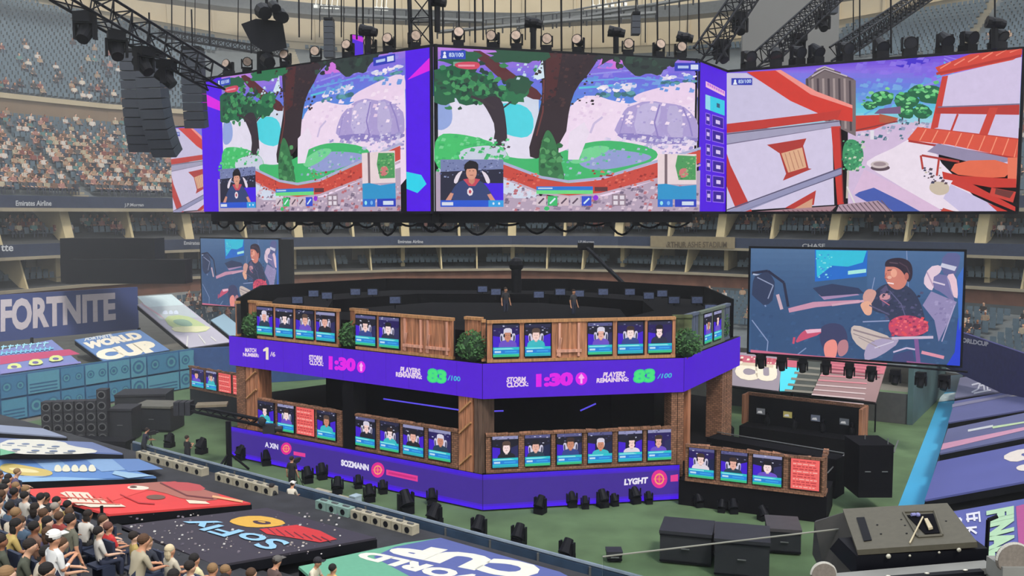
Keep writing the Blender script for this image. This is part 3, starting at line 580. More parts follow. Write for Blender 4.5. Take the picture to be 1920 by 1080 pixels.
# ---------------- side screens ----------------
def art_side(P):
    P.px([(1400,455),(1815,455),(1815,705),(1400,705)],(60,94,136)); P.px([(1408,462),(1528,465),(1528,560),(1408,560)],(72,106,144)); P.px([(1625,468),(1770,470),(1770,560),(1625,540)],(66,100,142)); P.px([(1408,560),(1520,575),(1700,560),(1810,600),(1810,700),(1408,662)],(56,86,128))
    P.grad(1408,462,1528,575,[(84,116,156),(66,98,140),(56,86,128)],10); P.grad(1627,466,1808,560,[(78,112,156),(64,98,142)],8); P.speck(1410,580,1790,690,130,4,[(60,92,136),(52,80,122),(66,98,140)])
    for q,wd in (([(1700,470),(1704,560)],1.5),([(1410,600),(1440,640),(1438,660)],2),([(1420,545),(1436,575)],2.5),([(1640,520),(1634,548)],1.5)): P.line(q,wd,(140,156,196))
    P.px([(1528,468),(1627,470),(1625,518),(1528,528)],(34,110,206)); P.px([(1530,469),(1625,470),(1618,492),(1590,500),(1560,498),(1532,520)],(50,196,224)); P.px([(1590,508),(1624,504),(1624,511),(1590,515)],(170,236,226)); P.speck(1530,475,1560,520,30,2,[(140,230,236),(60,150,220)])
    for x,y in ((1440,530),): 
        P.line([(1410,512),(1440,508),(1470,530),(1478,575)],5,(40,44,70)); P.line([(1412,514),(1425,516),(1446,560)],3,(180,190,214)); P.line([(1458,552),(1466,580)],6,(206,176,190)); P.ell(1432,540,22,30,(48,60,92),16,.1); P.line([(1420,520),(1450,535),(1440,560)],2,(150,160,190))
    P.px([(1478,578),(1525,566),(1612,562),(1612,568),(1530,576),(1480,586)],(206,150,176)); P.px([(1535,552),(1600,547),(1612,553),(1545,562)],(170,140,180)); P.px([(1524,540),(1560,532),(1610,540),(1620,550),(1540,556)],(50,62,96)); P.line([(1560,572),(1620,564),(1660,566)],4,(214,170,190))
    # seated man
    P.px(chain([(1622,570),(1645,540),(1665,530),(1700,532),(1725,560),(1740,620),(1715,640),(1672,628),(1668,590),(1640,585)],2),(52,60,88)); P.px([(1650,545),(1662,534),(1672,560),(1655,575)],(90,84,120))
    P.px(chain([(1615,560),(1625,540),(1645,545),(1640,560),(1630,575)]),(214,160,150)); P.px(chain([(1612,568),(1634,562),(1636,590),(1624,592),(1616,580)]),(236,176,150)); P.ell(1660,556,10,6,(206,150,160),10,.2)
    P.px(chain([(1661,495),(1668,488),(1690,490),(1704,505),(1700,535),(1684,545),(1668,538),(1658,520)],2),(214,132,116)); P.px(chain([(1658,500),(1662,486),(1690,482),(1710,492),(1712,520),(1702,532),(1694,510),(1680,500),(1666,500)],2),(50,40,56)); P.ell(1676,512,6,8,(240,170,146)); P.line([(1664,530),(1676,532)],2.5,(250,224,224)); P.line([(1664,507),(1672,506)],1.6,(70,40,50)); P.ell(1700,518,4,7,(190,110,100))
    P.speck(1640,545,1730,600,60,3,[(66,70,104),(84,84,120),(44,50,76)]); P.line([(1668,545),(1690,570),(1700,600)],2,(96,96,134)); P.line([(1630,572),(1668,590)],2.5,(90,90,126)); P.line([(1650,560),(1668,572)],1.6,(206,120,140)); P.ell(1668,520,4,3,(240,180,160)); P.line([(1662,512),(1659,521),(1665,524)],1.5,(170,90,84)); P.line([(1686,492),(1700,500),(1706,514)],2,(84,66,80)); P.line([(1668,492),(1684,494)],2,(96,76,90))
    P.px(chain([(1665,600),(1700,588),(1740,602),(1742,622),(1712,632),(1668,628)]),(206,72,104)); P.speck(1668,594,1738,628,60,3,[(240,110,120),(150,50,90),(230,80,90)])
    P.px(chain([(1594,616),(1604,608),(1640,620),(1672,632),(1668,648),(1625,660),(1600,640)],1),(206,190,184)); P.px(chain([(1630,640),(1672,630),(1690,640),(1650,668),(1622,678),(1620,660)],1),(176,164,196)); P.line([(1600,618),(1650,632),(1676,636)],3,(150,134,140)); P.line([(1672,634),(1750,632)],5,(206,190,214)); P.line([(1675,660),(1700,652),(1716,655)],3,(206,190,220)); P.line([(1728,660),(1770,670)],6,(226,150,170)); P.px([(1714,635),(1722,635),(1726,690),(1718,690)],(130,90,150)); P.px([(1676,664),(1710,656),(1716,688),(1672,684)],(66,72,120))
    # white racing chair
    P.px(chain([(1768,474),(1802,474),(1798,500),(1788,520),(1764,512)],1),(96,100,150)); P.px([(1763,500),(1766,493),(1794,500),(1790,508)],(206,206,226)); P.px(chain([(1730,528),(1742,500),(1764,496),(1766,508),(1752,520),(1750,545),(1740,542)],1),(232,206,222)); P.px(chain([(1752,512),(1785,518),(1788,560),(1792,570),(1766,548),(1748,540)],1),(120,116,166)); P.px(chain([(1774,515),(1792,512),(1798,560),(1786,556),(1782,530)],1),(236,200,214)); P.px([(1730,572),(1746,546),(1794,566),(1780,600),(1760,640),(1752,600)],(150,140,184)); P.line([(1750,528),(1772,534)],3,(220,206,226))
    P.line([(1776,520),(1786,552)],2,(150,146,190)); P.line([(1738,510),(1750,536)],2.5,(190,160,190)); P.line([(1790,572),(1766,640)],2,(180,170,206)); P.speck(1752,560,1786,610,20,3,[(166,156,198),(134,124,170)]); P.line([(1600,625),(1640,640)],1.6,(150,134,140)); P.line([(1610,632),(1650,652)],1.6,(160,146,150)); P.line([(1640,652),(1676,640)],2,(214,206,226))
    # second person at bottom
    P.px(chain([(1538,612),(1560,604),(1584,610),(1592,640),(1580,665),(1548,662),(1536,636)],2),(62,66,104)); P.px(chain([(1548,640),(1566,634),(1572,650),(1566,676),(1550,676),(1544,655)]),(244,150,140)); P.px(chain([(1500,626),(1512,617),(1540,616),(1540,626),(1510,636),(1490,644)],1),(206,84,116)); P.px([(1510,618),(1540,616),(1540,622),(1514,625)],(240,190,210)); P.line([(1490,632),(1488,644)],4,(206,80,110)); P.px(chain([(1570,640),(1590,634),(1592,660),(1572,672)]),(190,130,140))
    P.line([(1618,603),(1668,601)],2.2,(150,160,200)); P.line([(1495,665),(1512,652)],2,(130,150,190))
    P.px([(1796,600),(1810,560),(1812,705),(1762,700),(1775,684),(1790,660)],(36,66,214)); P.px([(1795,520),(1810,500),(1810,610),(1798,620)],(60,110,196)); P.px([(1700,676),(1760,684),(1765,690),(1700,690)],(150,90,140)); P.px([(1408,655),(1500,664),(1620,676),(1620,682),(1408,664)],(206,110,140))
s0=W(1408,466,53); s1=W(1808,472,48.2); zt=(s0.z+s1.z)/2; s0=Wz(1408,465.5,zt); s1=Wz(1808,472,zt); zb=W(1408,660,s0.y).z
PSR=vplane(s0,s1,zb,zt)
def f(root):
    P=Pic(PSR); art_side(P); P.build('display',root)
wall_thing('side_screen',PSR,'hanging blue side screen at right of the stage showing a smiling seated player',f,.25)
q0=W(376,447,84); q1=W(522,449,80)
PSL=vplane(q0,q1,W(376,571,84).z,q0.z)
def f(root):
    P=Pic(PSL,PSR); art_side(P); P.build('display',root)
rt=wall_thing('side_screen',PSL,'smaller far side screen at left showing the same seated player, beside the plank wall',f,.25)
mb=MB(); b=PSL.at(1,0); mb.box((b.x+.6,b.y+.5,(q0.z+zb)/2-.3),(.95,1.0,q0.z-zb+.6)); mb.build('side_column',M_BLACK,rt)
# ---------------- battle stage ----------------
SP=[(-14.95,49.0),(-1.27,39.83),(7.7,41.45),(12.0,48.8),(12.3,57.5),(4,64.5),(-9,65),(-16.2,58.5)]
SPV=[V(p) for p in SP]
cen=sum(SPV,V((0,0)))/8
def poly_prism(mb,pts,z0,z1):
    n=len(pts); b=[V((p[0],p[1],z0)) for p in pts]; t=[V((p[0],p[1],z1)) for p in pts]
    mb.add(b+t,[tuple(range(n))[::-1],tuple(range(n,2*n))]+[(i,(i+1)%n,n+(i+1)%n,n+i) for i in range(n)])
def inset(k): return [tuple(cen+(p-cen)*(1-k)) for p in SPV]
mb=MB(); poly_prism(mb,inset(.015),.03,1.62); tag(mb.build('stage_deck',M_DRAPE),'lower black deck of the battle stage standing on the turf','stage')
mb=MB(); poly_prism(mb,inset(.02),5.02,6.48); tag(mb.build('stage_deck',M_DRAPE),'upper black deck of the battle stage carried by the wooden pillars','stage')
# inner drapes on both levels
def ringwall(name,k,z0,z1,label,cat='drape',skip=()):
    pts=inset(k); mb=MB()
    for i in range(8):
        if i in skip: continue
        a,b=pts[i],pts[(i+1)%8]; d=(V(b)-V(a)).normalized(); n=V((-d.y,d.x))*.06
        mb.hexa([V((*(V(a)-n),z0)),V((*(V(b)-n),z0)),V((*(V(b)+n),z0)),V((*(V(a)+n),z0))],[V((*(V(a)-n),z1)),V((*(V(b)-n),z1)),V((*(V(b)+n),z1)),V((*(V(a)+n),z1))])
    o=mb.build(name,M_DRAPE); return tag(o,label,cat)
ringwall('stage_drape',.34,1.62,5.02,'black drape ring around the centre of the lower stage level')
ringwall('stage_drape',.03,6.48,8.5,'tall black drape around the back rim of the upper stage level',skip=(0,1,2))
# inner raised black tiers on top
mb=MB(); poly_prism(mb,inset(.45),6.48,7.3); tag(mb.build('stage_riser',M_DRAPE),'low black centre riser on top of the upper stage deck','riser')
mb=MB(); a,b=inset(.1),inset(.34)
for i in range(8):
    j=(i+1)%8; q=[a[i],a[j],b[j],b[i]]; mb.hexa([V((*p,6.48)) for p in q],[V((*p,7.75)) for p in q])
tag(mb.build('desk_ring',M_DRAPE),'black ring of player desks on the upper stage deck behind the wooden fences','desk')
# led bands ------------------------------------------------
def lift(p,q,off):
    p,q=V(p),V(q); d=(q-p).normalized(); n=V((d.y,-d.x)); return p+n*off,q+n*off
def band(i,z0,z1,off,name,label,draw,base,th=.25,a=None,b=None):
    p,q=a or SP[i],b or SP[(i+1)%8]; p,q=lift(p,q,off); pl=vplane(p,q,z0,z1)
    root=empty(name,(0,0,0),label,'led band'); frame_box(pl,'cabinet',root,th,over=0)
    P=Pic(pl); P.uvp([(0,0),(1,0),(1,1),(0,1)],base); draw(P); P.build('display',root); return pl
BP=(84,22,214)
def glow(P): pass
def dA(P):
    for i in range(1,12): P.uvp([(i/12-.0005,0),(i/12+.0005,0),(i/12+.0005,1),(i/12-.0005,1)],(66,16,176))
    W_=(236,214,240)
    P.text('MATCH',[(460,660),(481,661),(481,653),(460,652)],W_,.05); P.text('NUMBER:',[(456,668),(486,670),(486,663),(456,661)],W_,.05)
    P.px([(499,674),(504,674.6),(504,651.5),(500,651),(494,655),(494,659),(499,658)],(244,232,206)); P.text('/6',[(507,668),(517,669),(517,660),(507,659)],(226,206,230),.03)
    P.text('STORM',[(580,675),(605,677),(605,667),(580,665)],W_,.05); P.text('CLOCK:',[(581,684),(607,686.5),(607,677),(581,675)],W_,.05)
    P.text('1:30',[(617,693),(667,697),(668,672),(617,667)],(232,24,236),.07); P.ell(678,688,8,11,(232,24,236)); P.px([(678,679),(682,687),(680,687),(680,696),(676,696),(676,687),(674,687)],(250,180,250))
    P.text('PLAYERS',[(751,699),(789,702.5),(789,691),(752,687)],W_,.05); P.text('REMAINING:',[(743,706),(792,711),(792,701.5),(743,697)],W_,.05)
    P.text('83',[(801,717),(838,720),(839,694),(802,689)],(50,214,140),.09); P.text('83',[(803,715),(836,718),(837,696),(804,692)],(70,232,130),.04); P.text('/100',[(840,713),(864,715),(864,706),(842,703)],(60,200,220),.02)
def dB(P):
    W_=(240,216,240)
    P.text('STORM',[(949,717),(985,716),(986,706),(951,707)],W_,.05); P.text('CLOCK:',[(950,727),(991,724),(990,715),(950,717)],W_,.05)
    P.text('1:30',[(1005,726),(1074,723),(1075,697),(1005,701)],(232,24,236),.07); P.ell(1090,710,11,12,(232,24,236)); P.px([(1090,700),(1096,709),(1092,710),(1092,719),(1088,719),(1088,710),(1084,709)],(250,180,250))
    P.text('PLAYERS',[(1130,708),(1171,706),(1173,696),(1132,698)],W_,.05); P.text('REMAINING:',[(1118,718),(1179,715),(1178,706),(1119,709)],W_,.05)
    P.text('83',[(1186,719),(1228,717),(1229,690),(1188,693)],(50,214,140),.09); P.text('83',[(1189,717),(1226,715),(1227,692),(1190,695)],(70,232,130),.04); P.text('/100',[(1232,710),(1259,708),(1260,699),(1235,701)],(60,200,220),.02)
band(0,5.0,6.54,.02,'led_band','purple led band on the left face of the upper deck with magenta clock',dA,BP)
band(1,5.0,6.54,.02,'led_band','purple led band on the front right face of the upper deck',dB,BP)
band(2,5.0,6.54,.02,'led_band','plain purple led band on the far right slanting face of the upper deck',lambda P:None,(78,18,210))
def edge(P,x0=0,x1=1):
    for a,b,c in ((0,.1,(76,20,240)),(.1,.16,(72,28,206)),(.9,1,(70,24,220)),(.85,.9,(72,30,196))): P.uvp([(x0,a),(x1,a),(x1,b),(x0,b)],c)
def target(P,x,y,r): P.ell(x,y,r,r*1.15,(230,40,150)); P.ell(x,y,r*.6,r*.7,(250,170,110)); P.ell(x,y,r*.45,r*.52,(230,40,150)); P.px([(x,y-r*.4),(x+r*.3,y),(x,y+r*.4),(x-r*.3,y)],(240,90,110)); P.line([(x,y-r*.75),(x,y+r*.75)],1,(250,150,120)); P.line([(x-r*.75,y),(x+r*.75,y)],1,(250,150,120))
def lA(P):
    edge(P); P.text('A XIN',[(497,838),(522,843),(522,833),(497,828)],(230,226,250),.05); target(P,537,841,10); P.px([(551,846),(573,850),(573,857),(551,853)],(232,60,150))
    P.text('SOZMANN',[(640,873),(692,883),(692,871),(640,861)],(236,230,250),.06); target(P,709,881,12.5); P.px([(725,880),(784,892),(784,903),(725,890)],(232,60,150)); P.line([(729,886),(781,897)],4,(206,44,130))
def lB(P):
    edge(P); P.text('LYGHT',[(1170,910),(1214,906),(1215,894),(1171,898)],(240,234,250),.06); target(P,1236,898,15); P.px([(1257,891),(1271,889),(1271,902),(1257,903)],(232,60,150))
band(0,.1,1.67,.02,'led_band','purple led band at the foot of the left face with two pink target badges',lA,(66,40,150))
band(1,.1,1.67,.02,'led_band','purple led band at the foot of the front right face with one pink target badge',lB,(66,40,150),b=tuple(V(SP[1]).lerp(V(SP[2]),.985)))
# player portrait screens ------------------------------------
def portrait(pl,k):
    r=random.Random(k*7+3); P=Pic(pl,e0=.003); u=P.uvp
    u([(0,0),(1,0),(1,1),(0,1)],r.choice([(24,22,44),(34,20,90),(20,20,36)]))
    u([(0,.3),(.3,.3),(.3,.62),(0,.66)],(66,20,206)); u([(.72,.3),(1,.3),(1,.7),(.72,.62)],r.choice([(66,20,206),(40,40,90),(20,30,70)]))
    u([(0,.9),(1,.9),(1,1),(0,1)],r.choice([(150,150,190),(90,90,140),(40,40,70)]))
    for q in range(8): x=r.random()*.9; y=.7+r.random()*.28; u([(x,y),(x+.07,y),(x+.07,y+.03),(x,y+.03)],r.choice([(120,120,160),(60,60,100),(200,200,220)]))
    cx=.5+r.uniform(-.08,.08); cy=.62+r.uniform(-.04,.05); sk=r.choice([(250,214,206),(236,180,164),(252,226,224),(206,140,112)]); sh=r.choice([(236,230,236),(40,44,70),(50,70,140),(30,30,40),(60,190,200),(110,80,200),(230,220,230),(34,60,80)]); hr=r.choice([(30,24,30),(60,44,40),(90,70,60),(20,18,26),(220,214,230)])
    if r.random()<.7:
        for s in (-1,1): u(chain([(cx+s*.1,cy-.22),(cx+s*.27,cy-.22),(cx+s*.3,cy-.02),(cx+s*.26,cy+.08),(cx+s*.12,cy+.02)][::s],1),(214,208,228)); u(chain([(cx+s*.2,cy-.2),(cx+s*.26,cy-.2),(cx+s*.28,cy-.02),(cx+s*.22,cy+.02)][::s],1),(60,60,90))
    u(chain([(cx-.36,.26),(cx+.36,.26),(cx+.32,cy-.2),(cx+.12,cy-.14),(cx-.12,cy-.14),(cx-.32,cy-.2)],1),sh)
    E=lambda x,y,a,b,c,n=14: u([(x+a*math.cos(2*math.pi*i/n),y+b*math.sin(2*math.pi*i/n)) for i in range(n)],c)
    u([(cx-.05,cy-.2),(cx+.05,cy-.2),(cx+.05,cy-.05),(cx-.05,cy-.05)],[int(v*.85) for v in sk]); E(cx,cy+.04,.17,.19,hr); E(cx,cy-.01,.14,.165,sk)
    u(chain([(cx-.17,cy+.09),(cx+.17,cy+.09),(cx+.14,cy+.23),(cx-.14,cy+.23)],1),hr)
    for s in (-1,1): E(cx+s*.045,cy+.01,.018,.01,(40,30,40),6); 
    if r.random()<.5:
        for s in (-1,1): E(cx+s*.135,cy+.0,.035,.06,(30,30,44),8)
    u([(cx-.04,cy-.07),(cx+.04,cy-.07),(cx+.035,cy-.085),(cx-.035,cy-.085)],(170,90,90)); u([(cx-.012,cy-.04),(cx+.012,cy-.04),(cx+.005,cy+.0),(cx-.005,cy+.0)],[int(v*.85) for v in sk])
    u([(0,0),(1,0),(1,.3),(0,.3)],(36,196,206)); u([(0,.1),(1,.1),(1,.22),(0,.22)],(34,130,220)); u([(0,0),(1,0),(1,.07),(0,.07)],(60,190,130) if r.random()<.7 else (40,170,190)); u([(.05,.235),(.6+r.random()*.3,.235),(.6+r.random()*.3,.27),(.05,.27)],(150,236,240)); u([(.06,.13),(.3,.13),(.3,.19),(.06,.19)],(190,226,246)); u([(.45,.14),(.9,.14),(.9,.18),(.45,.18)],(60,170,236))
    return P
def redboard(pl,k):
    r=random.Random(k); P=Pic(pl,e0=.003); P.uvp([(0,0),(1,0),(1,1),(0,1)],(244,104,100))
    for i in range(11):
        y=.06+i*.085; x=.08; 
        while x<.85:
            w_=r.uniform(.06,.2); c=(190,60,66) if i%3 else (250,180,170); P.uvp([(x,y),(min(.93,x+w_),y+.0),(min(.93,x+w_),y+.035),(x,y+.035)],c); x+=w_+.04
    return P
SCR=0
def player_screen(pl,label,grp,red=False):
    global SCR; SCR+=1
    root=empty('player_screen',(0,0,0),label,'screen',grp); 
    fb=MB(); n=pl.n; o=.03
    fb.hexa([pl.at(0,0)-pl.ux*o-pl.uy*o-n*.05,pl.at(1,0)+pl.ux*o-pl.uy*o-n*.05,pl.at(1,1)+pl.ux*o+pl.uy*o-n*.05,pl.at(0,1)-pl.ux*o+pl.uy*o-n*.05],[pl.at(0,0)-pl.ux*o-pl.uy*o,pl.at(1,0)+pl.ux*o-pl.uy*o,pl.at(1,1)+pl.ux*o+pl.uy*o,pl.at(0,1)-pl.ux*o+pl.uy*o])
    fb.build('bezel',M_BLACK,root); (redboard if red else portrait)(pl,SCR).build('display',root); return root
def fence(a,b,z0,z1,label,winds,m,scr,name='plank_fence',cat='fence',slats=(),jag=.0,th=.16):
    """a,b plan ends; winds: u ranges left open for screens; planks fill the rest"""
    a,b=V(a),V(b); pl=vplane(a,b,z0,z1); L=pl.w; root=empty(name,(0,0,0),label,cat); r=random.Random(int(a.x*31+z0*7)); wm=[m,M_WOODL]
    def blk(u0,u1,va,vb,f0,f1,mb,j=0):
        P=[pl.at(u0,va,-f0),pl.at(u1,va,-f0),pl.at(u1,va,f1),pl.at(u0,va,f1)]; Q=[pl.at(u0,vb+r.uniform(-j,j),-f0),pl.at(u1,vb+r.uniform(-j,j),-f0),pl.at(u1,vb+r.uniform(-j,j),f1),pl.at(u0,vb+r.uniform(-j,j),f1)]; mb.hexa(P,Q)
    mb=MB(); blk(0,1,0,.07,th,.05,mb,.005); mb.build('bottom_rail',M_WOODL if m is M_WOOD else m,root); mb=MB()
    if jag:
        n=max(2,int(L/.5))
        for i in range(n): blk(i/n,(i+.96)/n,.9,.965,th,.06,mb,jag)
    else: blk(0,1,.93,1,th,.07,mb,.004)
    mb.build('top_rail',M_WOODL if m is M_WOOD else m,root)
    back=MB(); blk(0,1,.05,.93,th,-.06,back); back.build('backing',M_DARK if m is M_WOOD else m,root)
    mb=MB(); u=0; W0=.17/L; runs=[]
    while u<1:
        u1=min(1,u+W0*r.uniform(.7,1.2)); mid=(u+u1)/2
        if not any(x0<mid<x1 for x0,x1 in winds): blk(u,u1-.002/L,.05,.93,.06,r.uniform(-.02,.03),mb)
        elif mb.v: runs.append(mb); mb=MB()
        u=u1
    if mb.v: runs.append(mb)
    for mb in runs: mb.build('planks',m,root)
    for x0,x1 in slats:
        mb=MB(); blk(x0,x1,.2,.27,-.0,.09,mb); blk(x0+.01,x0+.01+.1/L,.1,.9,0,.08,mb); blk(x1-.01-.1/L,x1-.01,.1,.9,0,.08,mb); mb.hexa([pl.at(x0,.12,.03),pl.at(x0+.1/L,.12,.03),pl.at(x0+.1/L,.12,.08),pl.at(x0,.12,.08)],[pl.at(x0+.15/L,.55,.03),pl.at(x0+.25/L,.55,.03),pl.at(x0+.25/L,.55,.08),pl.at(x0+.15/L,.55,.08)]); mb.build('shutter_brace',mat('pale_pink_wood',(206,150,128),.8,noise=.3,scale=3,kind='wood'),root)
    k=0
    for x0,x1,red,lb in scr:
        s=Plane(pl.at(x0,.13,.03),pl.ux,pl.uy,pl.w*(x1-x0),pl.h*.76); player_screen(s,lb,None,red)
    return pl
FA=vplane(SP[0],SP[1],6.54,8.44); FB=vplane(SP[1],SP[2],6.54,8.44); FC=vplane(SP[2],SP[3],6.54,8.44)
LA=vplane(SP[0],SP[1],1.67,3.55); LB=vplane(SP[1],SP[2],1.67,3.55)
def run(pl,z0,z1,x0,x1,screens,label,m,slats=(),off=-.12,**kw):
    y=400+(CH-(z0+z1)/2)*F/43
    ua,ub=pl.uv(x0,y)[0],pl.uv(x1,y)[0]; a=pl.at(ua,0,off); b=pl.at(ub,0,off)
    q=vplane((a.x,a.y),(b.x,b.y),z0,z1)
    def c(x): return q.uv(x,400+(CH-(z0+z1)/2)*F/ (pl.at(pl.uv(x,y)[0],0).y))[0]
    sc_=[(c(s[0]),c(s[1]),s[2],s[3]) for s in screens]; sl=[(c(s[0]),c(s[1])) for s in slats]
    fence((a.x,a.y),(b.x,b.y),z0,z1,label,[(s[0]-.005,s[1]+.005) for s in sc_],m,sc_,slats=sl,**kw); return q
desc=['player in dark clothes','player in white headset','player leaning forward','player with pale shirt']
def sl(xs,row,reds=(),what=None):
    n=len(xs); return [(a,b,i in reds,('red text board' if i in reds else 'player portrait')+f', {ordn(i)} from left in {row}') for i,(a,b) in enumerate(xs)]
UZ=(6.56,8.40); LZ=(1.69,3.50)
run(FA,*UZ,480,632,sl([(483,512),(518,550),(556,589),(594,629)],'the far left upper stage fence'),'wooden fence with four screens at the left end of the upper deck',M_WOOD)
run(FA,*UZ,664,846,sl([(668,705),(712,749)],'the upper fence left of the stage corner'),'wooden fence with two screens and two shuttered windows on the upper deck',M_WOOD,slats=[(757,794),(800,843)])
run(FB,*UZ,914,1268,sl([(924,973),(984,1032),(1102,1147),(1158,1205),(1215,1259)],'the front right upper stage fence'),'long wooden fence with five screens on the front right of the upper deck',M_WOOD,slats=[(1043,1090)])
run(FC,*UZ,1316,1362,sl([(1319,1333),(1337,1351)],'the slanting right upper stage fence'),'grey fence with two narrow screens on the slanting right face of the upper deck',mat('grey_green_panel',(92,104,92),.8))
ST=M_STONE
run(LA,*LZ,482,640,sl([(485,514),(522,552),(557,590),(596,630)],'the far left lower stage fence',reds=(2,)),'rough block fence with four screens, one red, at the left end of the lower deck',ST,jag=.02)
run(LA,*LZ,664,857,sl([(668,704),(714,749),(757,795),(805,846)],'the lower fence left of the corner pillar'),'rough block fence with four player screens left of the lower corner pillar',ST,jag=.02)
run(LB,*LZ,912,1262,sl([(923,971),(984,1031),(1044,1090),(1102,1147),(1159,1203),(1214,1258)],'the front right lower stage fence'),'long rough block fence with six player screens on the front right lower deck',ST,jag=.02)
# return plank walls at fence ends
def stub(pl,x,z0,z1,depth,label,m=M_WOOD,tilt=0):
    y=400+(CH-(z0+z1)/2)*F/43; u=pl.uv(x,y)[0]; p=pl.at(u,0,-.1); q=p-pl.n*depth; q=q+pl.ux*tilt
    a,b=((q.x,q.y),(p.x,p.y)) ; fence(a,b,z0,z1,label,[],m,[],name='plank_wall',cat='plank wall')
stub(FA,440,*UZ,.2,'short plank wall behind the bush at the far left upper corner',tilt=.0)
def plankrun(pl,x0,x1,label,z=UZ,off=-.9,m=M_WOOD): run(pl,*z,x0,x1,[],label,m,off=off,name='plank_wall',cat='plank wall')
plankrun(FA,442,482,'plank wall behind the bush at the left end of the upper deck'); plankrun(FA,633,663,'recessed plank wall behind the bush between the two left upper fences')
plankrun(FA,846,878,'plank wall turning back at the stage corner, left of the corner bush',off=-1.0); plankrun(FB,906,914,'narrow plank wall turning back right of the corner bush',off=-.5)
run(FB,*UZ,1272,1308,[],'camouflage painted panel behind the bush at the right corner of the upper deck',mat('camo_paint',(84,92,60),.9,noise=.6,scale=1.5),name='camo_panel',cat='panel',off=-.7)
run(FC,*UZ,1296,1316,[],'blue grey panel left of the slanting right fence',mat('blue_grey_panel',(82,92,112),.8),name='grey_fence_end',cat='fence',off=-.2); run(FC,*UZ,1353,1374,[],'blue grey end panel right of the slanting right fence',MATS['blue_grey_panel'],name='grey_fence_end',cat='fence',off=-.2)
# pillars
def pillar(pl,x0,x1,z0,z1,label,m,dep=.9,off=-.1,brace=True):
    y=400+(CH-(z0+z1)/2)*F/43; a=pl.at(pl.uv(x0,y)[0],0,off); b=pl.at(pl.uv(x1,y)[0],0,off); n=pl.n
    root=empty('wooden_pillar' if m is not M_DRAPE else 'black_pillar',(a.x,a.y,z0),label,'pillar'); o=V((a.x,a.y,z0)); L=(b-a).length; d=(b-a).normalized(); K=max(2,int(L/.3)); mb=MB(); h=z1-z0
    f=lambda u,v,z: d*u-n*v+V((0,0,z))
    mb.hexa([f(0,.05,0),f(L,.05,0),f(L,dep,0),f(0,dep,0)],[f(0,.05,h),f(L,.05,h),f(L,dep,h),f(0,dep,h)]); mb.build('core',m if m is not M_WOOD else M_WOOD,root)
    if m is M_DRAPE: return
    mb=MB()
    for i in range(K):
        u0,u1=L*i/K+.01,L*(i+1)/K-.02; e=R.uniform(0,.05); mb.hexa([f(u0,-e,0),f(u1,-e,0),f(u1,.06,0),f(u0,.06,0)],[f(u0,-e,h),f(u1,-e,h),f(u1,.06,h),f(u0,.06,h)])
    mb.build('planks',m,root)
    if brace:
        mb=MB(); 
        for z in (.25,h*.5,h*.78): mb.bar(f(.08,-.08,z),f(L-.08,-.08,z+.55),.06,4)
        mb.build('brace',M_WOODL,root)
LP=vplane(SP[0],SP[1],0,1); LQ=vplane(SP[1],SP[2],0,1); LR=vplane(SP[2],SP[3],0,1)
pillar(LA,461,483,1.66,5.0,'wooden pillar at the far left end of the left stage face',M_WOOD); pillar(LA,442,460,1.66,5.0,'block patterned pillar section at the very left end of the stage',M_STONE,brace=False)
pillar(LA,858,885,1.66,5.0,'wooden plank pillar with diagonal braces just left of the stage corner',M_WOOD); pillar(LA,887,902,1.66,5.0,'narrow weathered pillar beside the stage corner',mat('weathered_wood',(96,74,62),.9,noise=.4,scale=3,kind='wood'),brace=False)
pillar(LA,642,663,1.66,5.0,'plain black pillar in the middle of the left stage face',M_DRAPE,off=.02)
pillar(LB,1259,1283,1.1,5.0,'block patterned pillar at the right end of the front right face',M_STONE,brace=False)
pillar(vplane(SP[2],SP[3],1.67,3.55),1292,1298,.05,5.0,'slim wooden post behind the right end pillar',M_WOOD,dep=.3,brace=False); pillar(vplane(SP[2],SP[3],1.67,3.55),1355,1374,.05,5.0,'block patterned pillar under the far end of the slanting right face',M_STONE,dep=.8,brace=False)
# purple glow tubes at player desks
M_TUBE=mat('purple_tube',(84,70,220),.4,emit=.9)
for pl,x0,x1,off,l in ((LA,680,852,-1.5,'purple light tube over the desks behind the left lower fence'),(LA,612,640,-1.5,'short purple light tube left of the black pillar'),(LB,905,960,-2.2,'purple light tube right of the corner pillar'),(LB,1105,1135,-1.6,'short tilted purple light tube behind the front right lower fence')):
    y=790; a=pl.at(pl.uv(x0,y)[0],0,off)+V((0,0,2.3)); b=pl.at(pl.uv(x1,y)[0],0,off)+V((0,0,2.3+(.3 if '1105' in str(x0) else 0))); mb=MB(); mb.bar(a,b,.035,6); t=mb.build('light_tube',M_TUBE); tag(t,l,'light tube')
# bushes
def bush(c,r,label,seed):
    root=empty('leafy_bush',c,label,'bush'); rr=random.Random(seed); mb=MB()
    for i in range(520):
        t=rr.uniform(0,6.28); ph=math.acos(rr.uniform(-.6,1)); q=rr.uniform(.7,1.05); d=V((math.sin(ph)*math.cos(t)*r[0],math.sin(ph)*math.sin(t)*r[1],(math.cos(ph)*.5+.5)*r[2]*1.0))*q
        a=V((rr.uniform(-1,1),rr.uniform(-1,1),rr.uniform(-1,1))).normalized(); b=a.orthogonal().normalized(); s=rr.uniform(.07,.13)
        mb.add([d-a*s,d+b*s*.5,d+a*s,d-b*s*.5],[(0,1,2,3)])
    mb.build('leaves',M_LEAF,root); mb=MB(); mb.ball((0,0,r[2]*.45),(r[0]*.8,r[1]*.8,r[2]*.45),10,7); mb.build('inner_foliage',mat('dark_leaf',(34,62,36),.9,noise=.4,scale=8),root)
    mb=MB()
    for k in range(4): mb.bar((0,0,-.05),(r[0]*.4*math.cos(k*1.6),r[1]*.4*math.sin(k*1.6),r[2]*.5),.03,5)
    mb.build('stem',M_WOOD,root)
